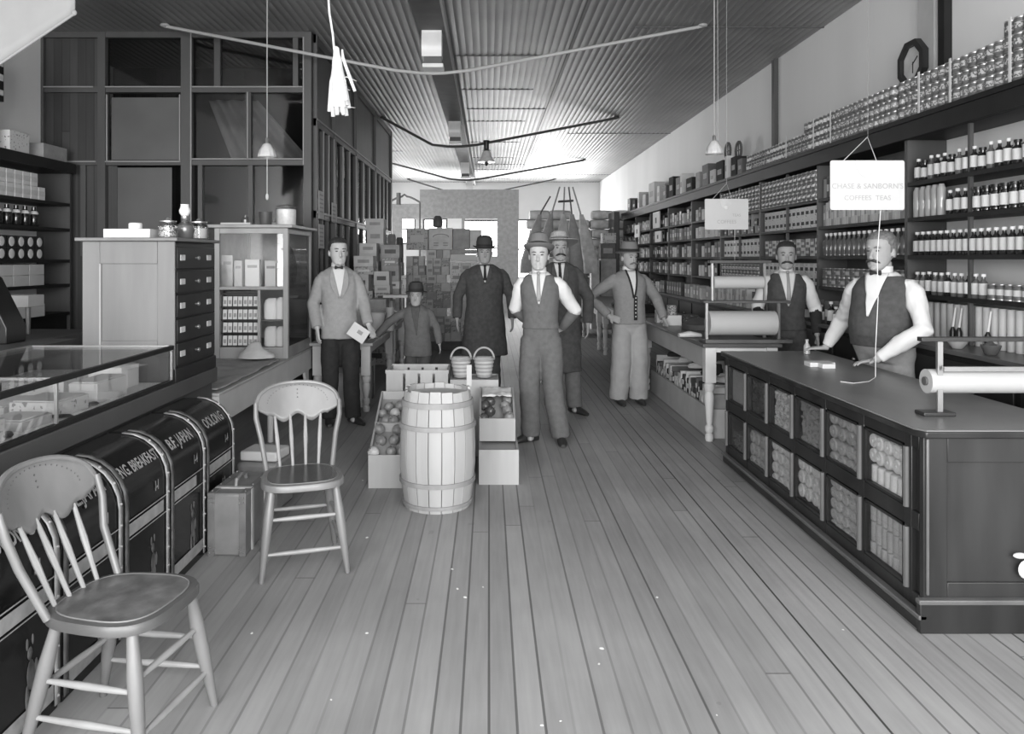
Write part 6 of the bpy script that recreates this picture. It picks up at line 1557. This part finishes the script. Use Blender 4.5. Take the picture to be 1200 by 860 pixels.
        if kind == 'cap': h = ht([(.080, -.01), (.088, .02), (.098, .045), (.085, .068), (.04, .078), (0, .08)]); obj('cap_peak', G().rings([(q+HT@(V((0, -.085, .0))*k), HT@V((.06*k, 0, 0)), HT@V((0, .02*k, 0))), (q+HT@(V((0, -.115, -.012))*k), HT@V((.05*k, 0, 0)), HT@V((0, .025*k, -.004*k)))], 16), M[m], h)
        if kind == 'wool': h = ht([(.078, -.015), (.125, -.012), (.126, -.004), (.088, .008), (.09, .04), (.078, .072), (.04, .082), (0, .080)], wav=.008)
    P_['_k'] = k
    return P_

DN = lambda s, x=0.02, y=-.03: ((s*.27, .02, 1.12), (s*(.28+x), y, .87))
# 1 man in the light jacket
person('man in a light grey jacket and bow tie holding a paper by the pale table', (-1.40, 7.22, 0), radians(14), 1.755,
       [((-.245, .04, 1.13), (-.21, -.08, .90), ((.05, -.3, -1), (-1, -.3, 0))), ((.215, -.0, 1.14), (.25, -.16, .93), ((.35, -.55, -.75), (.6, -.6, .5), dict(curl=.5)))],
       dict(upper='jacket', um='c_lgrey', trousers='c_black', zb=.80, zv=1.20, wv=.055, tie='bow', lapel='c_lgrey', flare=.06), girth=.86, hair='hair', skin='skinp', head=(0, 0, radians(8)), lean=(-.03, .02),
       legs=[((-.09, -.01, .48), (-.10, .02, .07), 0), ((.10, -.03, .48), (.12, -.0, .07), .5)])
g = G().box(-.085, .085, -.002, .002, -.07, .07); g.mi = 1; g.obox((.01, -.003, .01), (.05, .002, .035))
tag(obj('paper_sheet', g, [M['paper'], M['ink']], loc=(P(420, 390, 6.93))), 'small white paper in the hand of the man in the light jacket', 'paper').rotation_euler = (-.5, .6, .1)
# 2 boy
person('boy in a dark brimmed hat and grey jacket leaning an arm on the pale table', (-.74, 8.0, 0), radians(0), 1.27,
       [((-.42, -.02, 1.22), (-.60, -.03, 1.02), ((-.9, 0, -.35), (-.3, 0, 1), dict(curl=.15))), ((.27, .04, 1.14), (.31, -.0, .90))],
       dict(upper='jacket', um='c_grey', trousers='c_mid', zb=.74, zv=1.05, wv=.06, shirtm='c_mid', closed=False, flare=.05, hat_tilt=.0), age='boy', hat=('fedora', 'felt_d'), hair='hair', skin='skin', lean=(-.05, 0))
# 3 bowler
person('man in a bowler hat and long dark overcoat behind the baskets', (-.05, 8.7, 0), radians(2), 1.76,
       [((-.30, .02, 1.12), (-.31, -.05, .86), ((0, -.1, -1), (-1, -.2, 0))), ((.30, .02, 1.12), (.31, -.05, .86), ((0, -.1, -1), (1, -.2, 0)))],
       dict(upper='coat', um='c_dark', trousers='c_dark', zb=.46, zv=1.28, wv=.05, tie='long', tm='c_black', lapel='c_dark', flare=.07, hat_tilt=.03, chain=True), hat=('bowler', 'felt_d'), hair='hair', girth=1.12)
# 4 centre man in vest
person('man in a dark waistcoat, white shirt sleeves and cap standing before the others', (.44, 6.48, 0), radians(-8), 1.715,
       [((-.23, .10, 1.14), (-.10, .20, 1.0), ((.8, .1, -.2), (0, 1, 0))), ((.29, .12, 1.13), (.16, .21, .96), ((-.8, .1, -.2), (0, 1, 0)))],
       dict(upper='vest', um='c_grey', trousers='c_grey', zb=.98, zv=1.20, wv=.06, tie='long', tm='tie', guards='c_grey', gs=.0, sl=.06, tw=1.12, hat_tilt=-.30, buttons=True), hat=('bowler', 'felt_g'), girth=.90, hair='hair', skin='skinp', lean=(-.03, -.02),
       legs=[((-.10, -.01, .48), (-.09, .02, .07), -.9), ((.10, -.0, .48), (.17, .0, .07), .15)])
# 5 straw hat
person('moustached man in a pale brimmed hat and long dark coat behind the waistcoated man', (.74, 7.78, 0), radians(-4), 1.80,
       [((-.26, .02, 1.12), (-.26, -.05, .86)), ((.26, .02, 1.12), (.25, -.02, .86))],
       dict(upper='coat', um='c_dark', trousers='c_grey', zb=.40, zv=1.22, wv=.05, tie='long', tm='c_black', lapel='c_dark', flare=.02, hat_tilt=-.22), girth=.9, hat=('straw', 'straw'), hair='hairg', moustache='hair', head=(0, 0, radians(8)), lean=(-.05, 0),
       legs=[((-.10, -.01, .48), (-.10, .0, .07), 0), ((.10, -.0, .48), (.12, -.06, .07), .7)])
# 6 cardigan
person('man in a pale cardigan with dark trim, hand on hip, by the long table', (1.50, 8.2, 0), radians(10), 1.70,
       [((-.42, .10, 1.17), (-.25, -.06, .97), ((.75, -.5, -.35), (-.4, -.8, .3), dict(curl=.45))), ((.34, .05, 1.15), (.37, -.08, .93))],
       dict(upper='cardigan', um='c_cardi', trousers='c_denim', zb=.88, zv=1.19, wv=.055, trim=True, flare=.03, tw=1.38, hat_tilt=0), hat=('fedora', 'felt_g'), hair='hairg', moustache='hairg', head=(.03, 0, radians(12)), lean=(-.02, 0))
# 7 clerk by the table
person('moustached clerk in a dark waistcoat standing behind the white-legged table', (2.70, 6.98, 0), radians(-12), 1.715,
       [((-.25, .03, 1.13), (-.22, -.12, .92)), ((.26, .03, 1.13), (.26, -.06, .88))],
       dict(upper='vest', um='c_dark', trousers='c_dark', zb=.92, zv=1.15, wv=.07, tie='long', tm='tie', guards='c_black', sl=.35), hair='hair', moustache='hair', head=(0, 0, radians(-5)), skin='skin', girth=.96)
# 8 clerk behind the counter
def loc8(p, o=(2.69, 5.20), a=radians(-52)):
    d = V((p[0]-o[0], p[1]-o[1], p[2])); c_, s_ = cos(-a), sin(-a); kk = 1.74/1.75
    return (( d.x*c_-d.y*s_)/kk, (d.x*s_+d.y*c_)/kk, d.z/kk)
def dir8(d, a=radians(-52)):
    c_, s_ = cos(-a), sin(-a); return (d[0]*c_-d[1]*s_, d[0]*s_+d[1]*c_, d[2])
person('stout moustached clerk in a dark waistcoat leaning both hands on the dark counter', (2.69, 5.20, 0), radians(-52), 1.74,
       [(loc8((2.58, 5.58, 1.12)), loc8((2.47, 5.64, .895)), (dir8((-1, .25, -.05)), dir8((0, 0, 1)), dict(curl=.18))),
        (loc8((2.75, 4.86, 1.10)), loc8((2.49, 4.95, .895)), (dir8((-1, .0, -.12)), dir8((.0, .15, 1)), dict(curl=.2)))],
       dict(upper='vest', um='c_dark', trousers='c_cardi', zb=.97, zv=1.18, wv=.07, tie='bow', sl=.92, po=.012), hair='hairg', moustache='hair', head=(.04, 0, radians(-6)), lean=(.02, -.15), girth=1.06, belly=.10, vox=.0045, skin='skin')
# ================================================================ CAMERA AND LIGHT
cam = bpy.data.cameras.new('camera'); co = bpy.data.objects.new('camera', cam); COL.objects.link(co)
co.location = (0, 0, CAMZ); co.rotation_euler = (pi/2, 0, 0)
cam.sensor_width = 36; cam.lens = 27.0; cam.sensor_fit = 'HORIZONTAL'
cam.shift_x = (600-CX)/1200; cam.shift_y = -(430-CY)/1200
cam.clip_start = .05; cam.clip_end = 100
SC.camera = co
def area(name, loc, size, power, rot):
    l = bpy.data.lights.new(name, 'AREA'); l.shape = 'RECTANGLE'; l.size, l.size_y = size; l.energy = power
    o = bpy.data.objects.new(name, l); COL.objects.link(o); o.location = loc; o.rotation_euler = rot; return o
# daylight through the shop windows behind the viewer
for n_, x_, w_, e_ in (('a', -2.85, 3.1, 1.0), ('b', -.45, 1.15, .45), ('c', 1.8, 2.8, .95)):
    area('shop_window_light_'+n_, (x_, YF+.02, 2.15), (w_, 3.1), 385*e_, (pi/2, 0, 0))
# daylight through the rear windows
area('rear_window_light', (.2, YB-.08, 2.6), (5.5, 1.6), 240, (-pi/2, 0, 0))
area('side_fill_light', (XL+.1, 18, 2.6), (5.0, 1.6), 330, (0, -pi/2, 0))  # added fill at the left wall, brightens the goods at the back
wd = bpy.data.worlds.new('World'); SC.world = wd; wd.use_nodes = True
wd.node_tree.nodes['Background'].inputs[0].default_value = (.8, .8, .8, 1); wd.node_tree.nodes['Background'].inputs[1].default_value = 1.0
SC.view_settings.view_transform = 'Standard'; SC.view_settings.look = 'None'; SC.view_settings.gamma = 1.0
SC.view_settings.exposure = 0.13; SC.view_settings.use_curve_mapping = False
SC.cycles.use_denoising = True; SC.cycles.max_bounces = 8; SC.cycles.diffuse_bounces = 4; SC.cycles.transparent_max_bounces = 16
SC.cycles.sample_clamp_indirect = 6; SC.cycles.caustics_reflective = False; SC.cycles.caustics_refractive = False
